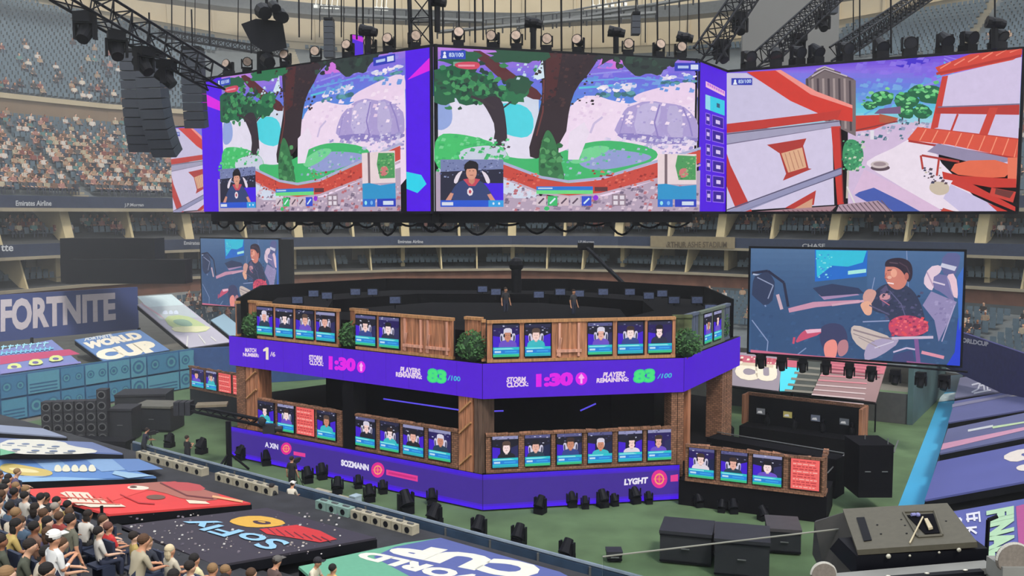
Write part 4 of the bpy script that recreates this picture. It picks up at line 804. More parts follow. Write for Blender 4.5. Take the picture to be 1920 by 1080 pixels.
for pl,x,r,off,l in ((FA,465,(.55,.5,1.3),-.35,'green bush on the upper deck at the far left end'),(FA,648,(.6,.5,1.25),-.4,'green bush on the upper deck between the two left fences'),(FA,878,(.75,.6,1.35),-.4,'largest green bush on the upper deck at the stage corner'),(FB,1292,(.65,.5,1.3),-.25,'green bush in front of the camouflage panel at the right corner'),(FC,1369,(.4,.5,1.5),-.5,'tall green bush at the far end of the slanting right face')):
    p=pl.at(pl.uv(x,650)[0],0,off); bush((p.x,p.y,6.5),r,l,x)
# ---------------- station modules beside the stage ----------------
def slab_between(name,a,b,z0,z1,th,m,label=None,cat=None,parent=None,kind=None):
    a,b=V(a),V(b); d=(b-a).normalized(); n=V((-d.y,d.x))*th; mb=MB()
    mb.hexa([V((*a,z0)),V((*b,z0)),V((*(b+n),z0)),V((*(a+n),z0))],[V((*a,z1)),V((*b,z1)),V((*(b+n),z1)),V((*(a+n),z1))])
    o=mb.build(name,m,parent)
    if label or kind: tag(o,label,cat,None,kind)
    return o
def xy(p): return (p.x,p.y)
# right module
ma=Wz(1272,946,.02); mbp=Wz(1549,982,.02); ZM=1.15
ma2=(ma.x,ma.y); mb2=(mbp.x,mbp.y)
q=vplane(ma2,mb2,ZM,ZM+1.7)
def cu(x,y=880): return q.uv(x,y)[0]
fa=xy(q.at(cu(1285),0,.03)); fb=xy(q.at(cu(1546),0,.03)); q2=vplane(fa,fb,ZM,ZM+1.72)
sc_=[]
for i,(a,b,rd) in enumerate(((1292,1339,0),(1352,1401,0),(1412,1466,0),(1483,1537,1))): sc_.append((q2.uv(a,880)[0],q2.uv(b,880)[0],bool(rd),('red text board, rightmost' if rd else f'portrait screen of a player, {ordn(i)} from the left')+' on the low module beside the stage'))
slab_between('module_base',ma2,mb2,.03,ZM,2.6,M_DRAPE,'low black platform carrying the block walled desk module right of the stage','platform')
fence(fa,fb,ZM+.01,ZM+1.72,'block walled desk front with three player screens and a red board',[(s[0]-.01,s[1]+.01) for s in sc_],ST,sc_,jag=.03,th=.2)
dq=(V(fb)-V(fa)).normalized(); nq=V((-dq.y,dq.x)); e0=V(fb)+dq*.02; e1=e0+nq*.9
fence(tuple(e0+nq*.1),tuple(e1),ZM+.01,ZM+1.85,'short jagged block return wall at the right end of the desk module',[],ST,[],jag=.05,th=.15,name='block_wall',cat='wall panel')
# low dark desks behind with rim rail
r0=Wz(1300,860,1.2)
def box_px(name,x0,x1,ytop,D,h,dep,label,cat,m=M_DARK,rz=0,lid=None):
    a=W(x0,ytop,D); b=W(x1,ytop,D); w_=b.x-a.x; c=V(((a.x+b.x)/2,D+dep/2,a.z)); root=empty(name,(c.x,c.y,c.z-h),label,cat); root.rotation_euler.z=rz
    mb=MB(); mb.box((0,0,h/2-.03),(w_,dep,h-.06)); mb.build('body',m,root); mb=MB(); mb.box((0,0,h-.03),(w_+.04,dep+.04,.06)); mb.build('lid',lid or m,root)
    mb=MB(); 
    for sx in (-1,1): mb.bar((sx*w_*.25-.12,-dep/2-.05,h*.5),(sx*w_*.25+.12,-dep/2-.05,h*.5),.025,5)
    mb.build('handle',M_STEEL,root); return root
# black equipment desk with four glowing stations (behind the module)
da,db=Wz(1386,800,1.2),Wz(1607,830,1.2)
eq=empty('control_desk',(0,0,0),'long black control desk with brown rail and small lit monitors behind the module','desk')
a2,b2=V(xy(da)),V(xy(db)); dd=(b2-a2).normalized(); nn=V((-dd.y,dd.x)); L=(b2-a2).length
def P3(u,v,z): p=a2+dd*u+nn*v; return V((p.x,p.y,z))
def boxl(u0,u1,v0,v1,z0,z1,name,m,par):
    mb=MB(); mb.hexa([P3(u0,v0,z0),P3(u1,v0,z0),P3(u1,v1,z0),P3(u0,v1,z0)],[P3(u0,v0,z1),P3(u1,v0,z1),P3(u1,v1,z1),P3(u0,v1,z1)]); return mb.build(name,m,par)
boxl(0,L,0,1.2,.03,1.25,'front_panel',M_DRAPE,eq); boxl(0,L,1.4,1.5,.03,2.75,'back_panel',M_BLACK,eq)
boxl(-.1,L+.1,1.38,1.55,2.75,2.92,'top_rail',M_STONE,eq); boxl(-.1,0,.6,1.5,1.25,2.9,'end_post',M_WOOD,eq); boxl(L,L+.15,.2,1.5,1.25,2.9,'end_post',M_WOOD,eq)
for i in range(4):
    u=L*(.08+.24*i); c=boxl(u,u+.55,1.2,1.26,1.75,2.15,'monitor',M_BLACK,eq); s_=Plane(P3(u+.03,1.19,1.78),V((dd.x,dd.y,0)),(0,0,1),.49,.34); P=Pic(s_); P.uvp([(0,0),(1,0),(1,1),(0,1)],[(90,92,96),(150,140,80),(84,90,104),(80,84,90)][i]); P.uvp([(.1,.2),(.7,.2),(.6,.6),(.2,.5)],(180,180,180)); P.build('monitor_picture',c)
    mb=MB(); mb.ball(P3(u+.75,.9,1.5),(.16,.16,.28),8,6); mb.ball(P3(u+.75,.95,1.9),(.11,.11,.13),8,6); mb.build('headset_stand',M_BLACK,eq)
# dark counter between
ca,cb=Wz(1345,811,1.9),Wz(1585,851,1.9); a2,b2=V(xy(ca)),V(xy(cb)); dd=(b2-a2).normalized(); nn=V((-dd.y,dd.x)); L=(b2-a2).length
ct=empty('black_counter',(0,0,0),'dark counter with thin pale edge rail between the module and the control desk','counter')
boxl(0,L,-1.1,0,.03,1.85,'counter_body',M_DRAPE,ct); mb=MB(); mb.bar(P3(0,0,1.92),P3(L,0,1.92),.03,5); mb.bar(P3(L,0,1.92),P3(L-.2,-1.6,1.3),.03,5); mb.build('edge_rail',M_STEEL,ct)
# tall black box right
box_px('black_crate',1612,1676,835,39.5,2.3,1.8,'tall black crate standing on the turf beside the cyan banner wall','crate',M_DRAPE)
rk=empty('rail_frame',(0,0,0),'thin grey tube rail on top of the tall black crate','rail'); mb=MB(); a=W(1612,838,40.6); b=W(1676,848,39.6); c=W(1684,826,40.8); mb.bar(a,b,.03,5); mb.bar(b,c,.03,5); mb.bar(W(1622,838,40.6),W(1622,815,40.6),.025,5); mb.bar(W(1665,845,39.7),W(1665,822,39.7),.025,5); mb.build('tube',M_STEEL,rk)
# left module
ka=Wz(357,765,.03); kb=Wz(470,790,.03); zt_=2.9
slab_between('module_base',xy(ka),xy(kb),.03,1.35,2,M_DARK,'dark low platform under the small far left desk module','platform')
q=vplane(xy(ka),xy(kb),1.36,2.95); y=705; sc_=[(q.uv(a,y)[0],q.uv(b,y)[0],r_,l+' on the small module left of the stage') for a,b,r_,l in ((361,383,False,'portrait screen of a player, leftmost'),(388,407,False,'portrait screen of a player, second from left'),(411,434,True,'red text board, left one of two'),(438,459,True,'red text board, right one of two'))]
q_=vplane(xy(q.at(0,0,.02)),xy(q.at(1,0,.02)),1.36,2.95); fence(xy(q.at(0,0,.02)),xy(q.at(1,0,.02)),1.37,2.95,'block walled desk front with two portraits and two red boards left of the stage',[(s[0]-.01,s[1]+.01) for s in sc_],ST,sc_,jag=.03)
# ---------------- court side walls ----------------
w0=Wz(-700,1010,2.95) ; g0=V((-31.5,57.5)); g1=V((-23.9,69.0)); dl=(g1-g0).normalized()
wa=g0-dl*22; wb=g1
M_TEAL=mat('teal_print',(66,122,142),.7,noise=.08,scale=2)
wl=empty('printed_wall',(0,0,0),'long teal banner wall with a crate and speaker pattern at the left court side','banner wall')
slab_between('panel',tuple(wa),tuple(wb),.03,2.95,.15,M_TEAL,parent=wl)
pl=vplane(tuple(wa),tuple(wb),.03,2.95); P=Pic(pl,e0=.01); P.uvp([(0,0),(1,0),(1,1),(0,1)],(66,112,162)); rr=random.Random(5)
x=0.0
cols=[(84,150,182),(76,138,176),(96,160,186),(72,130,172)]
def rg(cx,cy,r,c,n=14): P.uvp([((cx+r*math.cos(2*math.pi*i/n))/pl.w,(cy+r*math.sin(2*math.pi*i/n))/pl.h) for i in range(n)],c)
while x<pl.w-1:
    w_=rr.choice([1.3,1.7,2.2,2.7])
    for y0,h in ((.05,1.4),(1.48,1.42)):
        o=rr.uniform(-.1,.1)
        P.uvp([((x+.05)/pl.w,(y0+.05)/pl.h),((x+w_-.05)/pl.w,(y0+.05)/pl.h),((x+w_-.05)/pl.w,(y0+h-.05)/pl.h),((x+.05)/pl.w,(y0+h-.05)/pl.h)],rr.choice(cols))
        if rr.random()<.8:
            k=2 if w_>1.4 else 1
            for j in range(k):
                cx=x+w_*(j+.5)/k; r=min(w_/k,h)*rr.uniform(.28,.42); cy=y0+h/2; rg(cx,cy,r,(60,112,154)); rg(cx,cy,r*.7,(90,158,174)); rg(cx,cy,r*.4,(58,108,150))
        else:
            for j in range(3): P.uvp([((x+.15)/pl.w,(y0+.15+j*.22)/pl.h),((x+w_-.2)/pl.w,(y0+.15+j*.22)/pl.h),((x+w_-.2)/pl.w,(y0+.25+j*.22)/pl.h),((x+.15)/pl.w,(y0+.25+j*.22)/pl.h)],(56,104,144))
    x+=w_
P.build('crate_print',wl,M_PRINT)
wc=V((-14.5,72.5))
slab_between('printed_wall',tuple(wb),tuple(wc),.03,2.95,.15,mat('blue_print',(52,84,140),.7),'plain blue banner wall beyond the teal wall behind the stage','banner wall')
# corner and far wall
fw0,fw1=V((9,66)),V((24.6,56.5))
slab_between('banner_wall',(-14.5,72.5),(9,66),.03,1.6,.15,M_NAVY,'low dark wall along the far court side behind the stage','wall')
slab_between('banner_wall',tuple(fw0),tuple(fw1),.03,1.9,.15,mat('grey_wall',(86,86,88),.8),'low grey wall below the brown and cup tarps at the far right','wall')
mb=MB(); a=fw1; mb.hexa([V((24.6,56.5,.03)),V((31.5,67,.03)),V((31.5,67.3,.03)),V((24.3,56.6,.03))],[V((24.6,56.5,3.6)),V((31.5,67,3.6)),V((31.5,67.3,3.6)),V((24.3,56.6,3.6))]); tag(mb.build('banner_wall',mat('smoke_tinted_teal',(78,104,106),.9,noise=.35,scale=.35)),'teal corner wall with smoke put into its colour under the right side screen','wall')  # smoke hanging before the wall is put into its mottled colour
# right cyan wall
c0,c1=Wz(1684,949,.02),Wz(1776,712,.02); t0=Wz(1733,946,0).copy()
dr=(V(xy(c1))-V(xy(c0))).normalized(); nr=V((dr.y,-dr.x))
zc=(W(1733,946,c0.y).z); ca0=V(xy(c0))-dr*14; ca1=V(xy(c1))+dr*2
ry=along(V((c0.x,c0.y,0)),nr,1733,946)
cy=empty('cyan_banner',(0,0,0),'sloping cyan banner strip along the right court wall','banner'); mb=MB()
off=V(xy(ry))-V(xy(c0)); hh=ry.z if ry.z>0 else .9
A=[V((*ca0,.03)),V((*(ca0+off),hh)),V((*(ca1+off),hh)),V((*ca1,.03))]
mb.slab(A[::-1] if (A[1]-A[0]).cross(A[3]-A[0]).z<0 else A,.06); mb.build('sheet',mat('cyan_vinyl',(66,170,216),.6,noise=.04,scale=.4),cy)
mb=MB(); m_=.62; p0=V((*ca0.lerp(ca1,.77),.05)); p1=V((*ca0.lerp(ca1,.83),.05)); o3=V((*off,hh)); mb.quad(p0,p0+o3,p1+o3,p1); mb.build('pale_patch',mat('pale_print',(190,206,210),.7,noise=.3,scale=2),cy)
HW=hh
# ---------------- tarps over the lower seats ----------------
def tarp(name,nearL,nearR,farR,farL,n,zb,label,col,art=None,ext=1.0,th=.08,legs=True,grp=None,fascia=.7,ends=True):
    """court side edge px pair (a,b); uphill px pair (c over b, d over a)"""
    a=Wz(*nearL,zb); b=Wz(*nearR,zb); c=along(b,n,*farR); d=along(a,n,*farL)
    c=b+(c-b)*ext; d=a+(d-a)*ext
    nz=(b-a).cross(c-a); d.z=a.z-(nz.x*(d.x-a.x)+nz.y*(d.y-a.y))/nz.z
    root=empty(name,(0,0,0),label,'banner tarp',grp); mb=MB(); qd=[a,b,c,d]; 
    nn_=(b-a).cross(d-a)
    if nn_.z<0: qd=[a,d,c,b]
    mb.slab(qd,th); mb.build('sheet',col,root)
    # open dark sides and posts
    mb=MB(); dk=V((0,0,fascia))
    s0=.12
    for p,q_ in ((a,b),(b,c),(d,a)):
        k=(q_-p)
        mb.hexa([p-V((0,0,th+.3)),q_-V((0,0,th+.3)),q_-V((0,0,th+.3))+V((.03,.03,0)),p-V((0,0,th+.3))+V((.03,.03,0))],[p-V((0,0,th)),q_-V((0,0,th)),q_-V((0,0,th))+V((.03,.03,0)),p-V((0,0,th))+V((.03,.03,0))])
    mb.build('skirt',M_BLACK,root)
    if legs:
        for t in (.02,.34,.66,.98):
            mb=MB(); p=b.lerp(c,t); mb.bar(p-V((0,0,th)),V((p.x,p.y,max(-.0,p.z-1.6))),.04,5); mb.build('post',M_BLACK,root)
        mb=MB(); p,q_=b-V((0,0,th+.02)),c-V((0,0,th+.02)); r_=V((n[0],n[1],0)); s=(a-b).normalized()*.15
        mb.hexa([p-V((0,0,1.3))+s,q_-V((0,0,1.3))+s,q_-V((0,0,1.3))+s*1.5,p-V((0,0,1.3))+s*1.5],[p+s,q_+s,q_+s*1.5,p+s*1.5]); mb.build('side_curtain',M_DRAPE,root)
    if art:
        n3=(qd[1]-qd[0]).cross(qd[3]-qd[0]).normalized()
        pl=Plane(qd[0],qd[1]-qd[0],qd[3]-qd[0],(qd[1]-qd[0]).length,(qd[3]-qd[0]).length)
        if pl.n.z<0: pl.n=-pl.n
        P=Pic(pl,eps=.002,e0=.01,clip=False); art(P); P.build('print',root,M_PRINT)
    return root
NL=V((-.6,-.8)); 
def vin(h,c): return mat(h,c,.6,noise=.05,scale=.5)
WH=(232,230,216)
def blob(P,cx,cy,w_,h,col,k=5,sk=0):
    for i in range(k):
        x=cx-w_/2+w_*(i+.5)/k; P.px(chain([(x-w_/k*.5+R.uniform(-2,2),cy+h*.4),(x-w_/k*.3,cy-h*.4),(x+w_/k*.2,cy-h*.5),(x+w_/k*.55,cy+h*.3),(x+w_/k*.2,cy+h*.5)],1),col)
def aw(P):
    P.px(chain([(0,826),(60,823),(120,828),(130,836),(185,844),(176,851),(60,853),(0,848)],1),WH)
    for x,y in ((20,832),(48,833),(76,835),(104,838),(30,844),(66,846),(100,847),(134,847)): P.ell(x,y,8,1.6,(120,136,166),10); P.line([(x-16,y+3),(x+2,y+4)],1.2,(140,152,172))
    P.px([(0,843),(30,851),(0,856)],(120,190,150))
tarp('banner_tarp',(230,850),(173,829),(-60,818),(-60,862),NL,1.5,'white lettered tarp, farthest of the near left tarps',vin('tarp_bluegrey',(116,132,176)),aw,1.0)
def ab(P):
    for i in range(4): P.px([(60+i*50,861),(110+i*50,861),(150+i*52,880),(90+i*50,885)],(104,140,196) if i%2 else (140,176,216))
    P.px(chain([(0,872),(20,869),(60,876),(100,884),(96,894),(40,893),(0,884)]),(214,190,110)); P.px(chain([(10,877),(60,880),(80,888),(30,886)]),(240,226,170)); P.px([(0,886),(40,893),(96,894),(0,900)],(150,180,220)); blob(P,140,879,80,14,(236,232,206),5); P.px([(215,884),(290,893),(240,898),(210,890)],(160,196,222)); P.px([(0,898),(120,896),(200,900),(0,907)],(150,190,224))
tarp('banner_tarp',(293,894),(173,859),(-60,861),(-60,914),NL,1.5,'light blue tarp with yellow lettering, between the white and red tarps',vin('tarp_blue',(96,140,200)),ab)
def ar(P):
    P.px([(45,918),(330,903),(330,903),(210,940),(90,950)],(238,80,76)); 
    P.px(chain([(240,908),(330,902),(372,915),(420,930),(400,940),(350,938),(300,922),(250,915)],1),(176,110,96)); P.px(chain([(300,903),(370,906),(390,920),(340,922),(310,912)],1),(196,84,84)); P.px(chain([(238,912),(262,911),(283,915),(270,920),(240,918)]),(236,226,206)); P.ell(250,914,7,2,(90,60,50)); P.ell(292,933,18,4.5,(120,90,76)); P.px([(348,938),(385,941),(394,946),(355,945)],(244,222,196)); P.line([(300,906),(350,930),(400,936)],2.5,(120,60,60)); P.line([(225,928),(260,944),(290,946)],2,(190,50,56)); P.line([(398,932),(455,942)],4,(244,180,130))
    q=[(240,951),(118,937),(104,937),(120,924)]
    for (x0,y0,x1,y1) in ((112,924,175,936),(125,936,205,948),(150,946,236,952)):
        P.px([(x0,y0+2),(x0+12,y0-1),(x1-10,y0+1),(x1,y1),(x0+20,y1+1)],(236,222,200))
    for i in range(7): P.line([(122+i*13,925+i*1.5),(134+i*14,938+i*1.8)],2,(214,80,70))
    P.line([(112,934),(200,940)],1.6,(226,120,100)); P.line([(130,945),(225,948)],1.6,(226,120,100))
tarp('banner_tarp',(470,943),(330,903),(45,918),(205,968),NL,1.5,'bright red tarp with white lettering and cartoon shapes at the left',vin('tarp_red',(226,68,66)),ar)
def ad(P):
    P.speck(240,962,640,1040,170,2.2,[(120,110,116),(170,160,150),(90,84,96),(200,196,190)])
    P.px(chain([(427,977),(455,968),(500,968),(540,980),(520,988),(470,990),(440,984)],1),(226,176,70)); P.px(chain([(470,976),(505,978),(510,984),(480,984)]),(70,50,60)); P.px(chain([(478,977),(500,979),(495,982)]),(226,176,70))
    P.px([(486,993),(556,985),(600,996),(632,1012),(600,1018),(540,1008),(500,1002)],(206,52,52)); 
    for i in range(7): P.line([(500+i*17,990+i*3),(518+i*17,1004+i*2.2)],1.8,(110,40,50))
    LB=(150,200,232)
    P.text('SoFly',[(560,1014),(378,972),(330,982),(505,1034)],LB,.02)
tarp('banner_tarp',(705,1008),(500,952),(228,985),(405,1053),NL,1.5,'charcoal speckled tarp with light blue script and yellow and red marks',vin('tarp_charcoal',(58,54,64)),ad)
ag2=lambda P: (P.px([(600,1052),(760,1018),(826,1009),(860,1100),(560,1120)],(104,172,140)),P.px([(826,1009),(1050,1073),(1120,1110),(860,1130),(700,1045),(740,1026)],(88,100,160)),P.text('CUP',[(1030,1062),(765,1019),(718,1036),(985,1090)],WH,.07),P.text('WORLD',[(945,1090),(692,1034),(660,1044),(905,1104)],WH,.06))
tarp('banner_tarp',(1062,1078),(826,1009),(560,1062),(700,1130),NL,1.5,'green and blue tarp with large white lettering at the bottom edge',vin('tarp_green',(112,178,146)),ag2)
# left back tarps
NB=V((-.83,.56))
def ay(P):
    P.px([(0,668),(60,662),(130,655),(150,664),(60,675),(0,684)],(190,70,110)); [(P.line([(x,657-x*.08),(x+3,648-x*.08)],2.4,(160,218,232)),P.line([(x-2,651-x*.08),(x+9,650-x*.08)],2.2,(150,206,226))) for x in range(4,90,13)]; [(P.line([(x,667-x*.09),(x+2,660-x*.09)],3,(120,190,220)),P.line([(x,664-x*.09),(x+8,663-x*.09)],2,(120,190,220))) for x in range(2,98,9)]
    for x,y in ((12,690),(52,682),(90,675)): P.px(chain([(x,y+6),(x+4,y-6),(x+24,y-7),(x+30,y+3)],1),(214,222,140)); P.ell(x+14,y,6,2.5,(110,100,150))
    P.px([(0,696),(150,680),(152,683),(0,704)],(130,130,190))
tarp('banner_tarp',(-70,714),(152,682),(97,637),(-110,660),NB,2.95,'lilac tarp with a pink stripe above the teal wall at the left edge',vin('tarp_lilac',(120,130,184)),ay,legs=False)
def aC(P):
    P.text('FORTNITE',[(158,640),(212,631),(208,626),(160,634)],(214,220,226),.05); P.text('WORLD',[(163,656),(272,634),(254,622),(155,643)],(240,232,214),.08); P.text('CUP',[(192,678),(308,657),(278,637),(172,660)],(244,236,214),.09)
tarp('banner_tarp',(195,677),(318,656),(262,618),(140,634),NB,2.95,'blue tarp with cream WORLD CUP lettering above the teal wall',vin('tarp_bluemid',(100,134,184)),aC,legs=False)
def aR(P):
    P.px([(257,556),(322,552),(345,572),(275,576)],(206,224,226)); P.px([(275,576),(345,572),(372,596),(300,600)],(190,200,204)); P.px([(262,566),(300,590),(310,600),(270,574)],(206,170,180)); P.px(chain([(305,594),(345,590),(380,606),(395,620),(360,625),(320,615)],1),(190,206,150)); P.px(chain([(320,600),(350,598),(366,612),(335,612)]),(140,170,150)); P.px(chain([(318,614),(360,612),(398,612),(385,622),(330,624)],1),(226,224,180)); blob(P,320,586,30,8,(216,226,240),3); P.line([(350,650),(352,630)],2,(226,226,220)); P.line([(385,645),(372,628)],2,(226,226,220)); P.line([(405,640),(395,632)],2,(226,226,220))
tarp('banner_tarp',(355,652),(434,641),(322,552),(257,556),NB,2.95,'pale rainbow coloured tarp rising beside the FORTNITE wall',vin('tarp_pale',(186,182,196)),aR,legs=False)
tarp('banner_tarp',(437,634),(470,628),(420,588),(395,592),NB,2.95,'small pale blue tarp half hidden behind the left end of the stage',vin('tarp_ice',(150,180,196)),None,legs=False)
# FORTNITE wall
fz0,fz1=3.55,7.0; f0=W(0,560,68.5); f1=W(258,540,76); fd=(V(xy(f1))-V(xy(f0))).normalized(); f00=V(xy(f0))-fd*14
fo=empty('banner_wall',(0,0,0),'large blue wall with big FORTNITE lettering at the left','banner wall'); slab_between('panel',tuple(f00),xy(f1),fz0,fz1,.2,mat('banner_blue',(66,82,142),.7,noise=.06,scale=.3),parent=fo)
P=Pic(vplane(tuple(f00),xy(f1),fz0,fz1),e0=.02); P.text('FORTNITE',[(1,623),(217,600),(216,548),(1,561)],(228,218,228),.045); P.build('lettering',fo,M_PRINT)
for a in (0,.33,.66,1):
    mb=MB(); p=f00.lerp(V(xy(f1)),a); mb.bar((p.x,p.y,2.2),(p.x,p.y,fz0+.1),.12,6); mb.build('post',M_BLACK,fo)
# rear dark boxed stand at left (black covered seats)
def cloth_box(x0,x1,y0,y1,D,dep,label,skew=0):
    a=W(x0,y0,D); b=W(x1,y1,D); mb=MB(); mb.hexa([V((a.x,D,b.z)),V((b.x,D+skew,b.z)),V((b.x,D+dep+skew,b.z)),V((a.x,D+dep,b.z))],[V((a.x,D,a.z)),V((b.x,D+skew,a.z)),V((b.x,D+dep+skew,a.z)),V((a.x,D+dep,a.z))]); o=mb.build('black_cover',M_BLACK); tag(o,label,'cover'); return o
cloth_box(112,292,447,530,70,2,'upper black covered block of seats in front of the suites at left')
cloth_box(122,348,487,532,68,1.5,'lower wider black covered block in front of the left suites')
# far right tarps above the grey wall
NF=V((.5,.86))
QP=Wz(1372,724,1.92); QD=(fw1-fw0).normalized(); QD=V((QD.x,QD.y,0)); QU=V((.52*1,.854,.42)).normalized(); QN=QD.cross(QU)
def onq(x,y,e=0): d=ray(x,y); t=(QP-C).dot(QN)/d.dot(QN); return C+d*t+QN*e*(1 if QN.z>0 else -1)
def qtarp(name,px,label,col,art=None):
    root=empty(name,(0,0,0),label,'steps' if name=='stair_flight' else 'banner tarp'); q=[onq(*p) for p in px]; mb=MB(); nn_=(q[1]-q[0]).cross(q[3]-q[0]); mb.slab(q if nn_.z>0 else q[::-1],.08); mb.build('sheet',col,root)
    mb=MB()
    for p in q[:2]: mb.bar(p-V((0,0,.1)),V((p.x,p.y,.05)),.05,5)
    mb.bar(q[0]-V((0,0,.12)),q[1]-V((0,0,.12)),.05,5); mb.build('support_frame',M_BLACK,root)
    if art:
        pl=Plane(onq(1300,760),QD,QU,20,12)
        if pl.n.z<0: pl.n=-pl.n
        P=Pic(pl,eps=.002,e0=.01,clip=False); art(P); P.build('print' if name!='stair_flight' else 'treads',root,M_PRINT)
def aU(P): 
    P.px([(1372,664),(1505,678),(1500,690),(1372,680)],(196,90,110)); P.text('CU',[(1378,712),(1458,716),(1456,684),(1378,680)],(240,228,206),.09); P.px([(1376,678),(1450,684),(1450,690),(1376,684)],(214,196,170)); P.speck(1385,668,1490,682,24,3,[(240,226,206),(180,70,80)])
qtarp('banner_tarp',[(1368,722),(1460,733),(1468,664),(1372,660)],'grey tarp with cream CU lettering below the right side screen',vin('tarp_grey',(150,138,150)),aU)
qtarp('banner_tarp',[(1462,733),(1484,733),(1500,690),(1463,686)],'small bright cyan tarp between the lettered tarp and the grey steps',vin('tarp_cyan',(70,212,232)),None)
def aS(P):
    for i in range(5): P.px([(1496-i*6,686+i*11),(1540-i*4,690+i*11),(1540-i*4,694+i*11),(1495-i*6,690+i*11)],(128,124,112))
qtarp('stair_flight',[(1486,734),(1520,738),(1548,680),(1506,676)],'grey steps between the cyan and brown tarps at the far right',mat('stair_grey',(72,76,72),.9),aS)
def aBr(P):
    for i in range(8): y=686+i*9; P.line([(1546-i*4,y),(1560+70-i*1.5,y+4+i*.8)],2.4,(206,184,184) if i>3 else (210,130,140))
    P.px([(1556,668),(1664,680),(1657,702),(1546,690)],(196,104,118))
    for i in range(4): P.line([(1546,680+i*6),(1650,690+i*6)],1.5,(160,70,90))
qtarp('banner_tarp',[(1522,738),(1642,754),(1664,680),(1556,668)],'brown striped tarp with pale lines below the right side screen',vin('tarp_brown',(150,118,118)),aBr)
# right tarps, listed far to near
NR=nr
def aK(P): [P.line(q,3,(206,206,220)) for q in ([(1822,722),(1838,718),(1834,730),(1822,736)],[(1844,716),(1846,734)],[(1838,724),(1846,722)],[(1850,714),(1852,732)],[(1826,738),(1858,732)])]; P.px([(1864,730),(1895,724),(1895,702),(1868,706)],(170,176,140)); P.px([(1898,724),(1960,712),(1960,690),(1900,700)],(196,140,130))
tarp('banner_tarp',(1790,746),(1800,708),(1921,690),(1921,724),NR,1.55,'narrow grey tarp with green and orange boxes, farthest on the right side',vin('tarp_slate',(112,112,140)),aK,1.9)
def a3(P): P.px(chain([(1880,742),(1925,728),(1925,742),(1890,744)]),(214,206,196)); P.px([(1786,758),(1925,733),(1925,737),(1785,764)],(130,128,156))
tarp('banner_tarp',(1778,792),(1790,752),(1921,729),(1921,762),NR,1.55,'blue grey tarp, second from the far end on the right side',vin('tarp_right',(92,96,146)),a3,1.9)
def a4(P): P.px([(1768,832),(1925,800),(1925,806),(1764,844)],(206,150,176)); P.px([(1815,806),(1862,797),(1862,801),(1815,810)],(206,210,214)); P.px([(1860,800),(1925,790),(1925,793),(1862,804)],(190,214,170))
tarp('banner_tarp',(1762,850),(1777,804),(1921,774),(1921,818),NR,1.55,'blue grey tarp with a pink stripe, third from the far end',vin('tarp_right2',(96,100,142)),a4,1.9)
def a5(P): P.px(chain([(1877,858),(1900,845),(1935,840),(1935,848),(1910,852),(1930,860),(1900,868)],1),(226,216,206)); P.px(chain([(1903,875),(1935,868),(1935,882),(1910,884)]),(226,216,206))
tarp('banner_tarp',(1734,937),(1758,865),(1921,832),(1921,906),NR,1.55,'wide blue violet tarp with a cream letter cut by the right edge',vin('tarp_right3',(86,92,156)),a5,1.9)
def a6(P):
    P.px([(1905,950),(1960,935),(1960,1090),(1915,1090)],(176,80,140)); 
    W2=(226,226,236)
    P.line([(1790,975),(1802,973),(1800,985),(1790,987)],5,W2); P.line([(1812,966),(1836,962)],4,W2); P.line([(1812,975),(1834,972)],4,W2); P.line([(1814,966),(1816,980)],4,W2); P.line([(1826,964),(1828,978)],4,W2); P.line([(1836,960),(1838,980)],3.5,W2)
    P.line([(1800,1000),(1812,996)],4,W2); P.line([(1812,992),(1832,990)],4,W2); P.line([(1820,992),(1816,1002)],4,W2); P.line([(1820,994),(1832,1002)],4,W2)
    P.text('FINAL',[(1850,960),(1853,1052),(1903,1036),(1902,950)],(178,214,176),.07)
tarp('banner_tarp',(1700,1090),(1775,961),(1921,935),(1921,1078),NR,1.55,'blue tarp with green sideways FINAL lettering at the bottom right',vin('tarp_right4',(88,96,164)),a6,1.9)
# far right small wall with lettering and small tarp
u0,u1=W(1800,630,62),W(1925,655,52)
fo=empty('banner_wall',(0,0,0),'navy wall with small pale lettering right of the side screen','banner wall'); e0_,e1_=V(xy(u0)),V(xy(u1)); slab_between('panel',tuple(e0_-(e1_-e0_)*.3),tuple(e1_+(e1_-e0_)*.8),2.3,5.1,.2,mat('navy_banner',(56,56,110),.7),parent=fo)
P=Pic(vplane(tuple(e0_),tuple(e1_),2.3,5.1),e0=.02); P.text('ORLDCUP',[(1804,642),(1854,650),(1854,641),(1805,633)],(214,210,226),.05); P.build('lettering',fo,M_PRINT)

tarp('banner_tarp',(125,819),(80,803),(-60,792),(-60,818),NL,1.5,'pale blue grey tarp beside the subwoofer stack, cut by the left edge',vin('tarp_paleblue',(150,160,184)),None,legs=False)
# ---------------- near stand under the tarps and the crowd ----------------
O0=V((-21,46.9)); TS=V((.8,-.6)); TN=V((-.6,-.8))
def st(s,t,z): p=O0+TS*s+TN*t; return V((p.x,p.y,z))
def zt_(t): return 1.5+.41*(t-6.0)
mb=MB()
S0,S1=-40,50
prof=[(-1.1,0),(-1.1,.85),(1,.85),(6,1.3)]
t=6.0
while t<23.5: prof+= [(t,zt_(t)),(t+.84,zt_(t))]; t+=.85
for (ta,za),(tb,zb_) in zip(prof,prof[1:]):
    S0=-14 if tb<6.1 else -4+(tb-6)*.9
    mb.quad(st(S0,ta,za),st(S1,ta,za),st(S1,tb,zb_),st(S0,tb,zb_))
tag(mb.build('floor_near_stand',mat('dark_stand_floor',(50,51,56),.9,noise=.3,scale=1)),kind='structure')
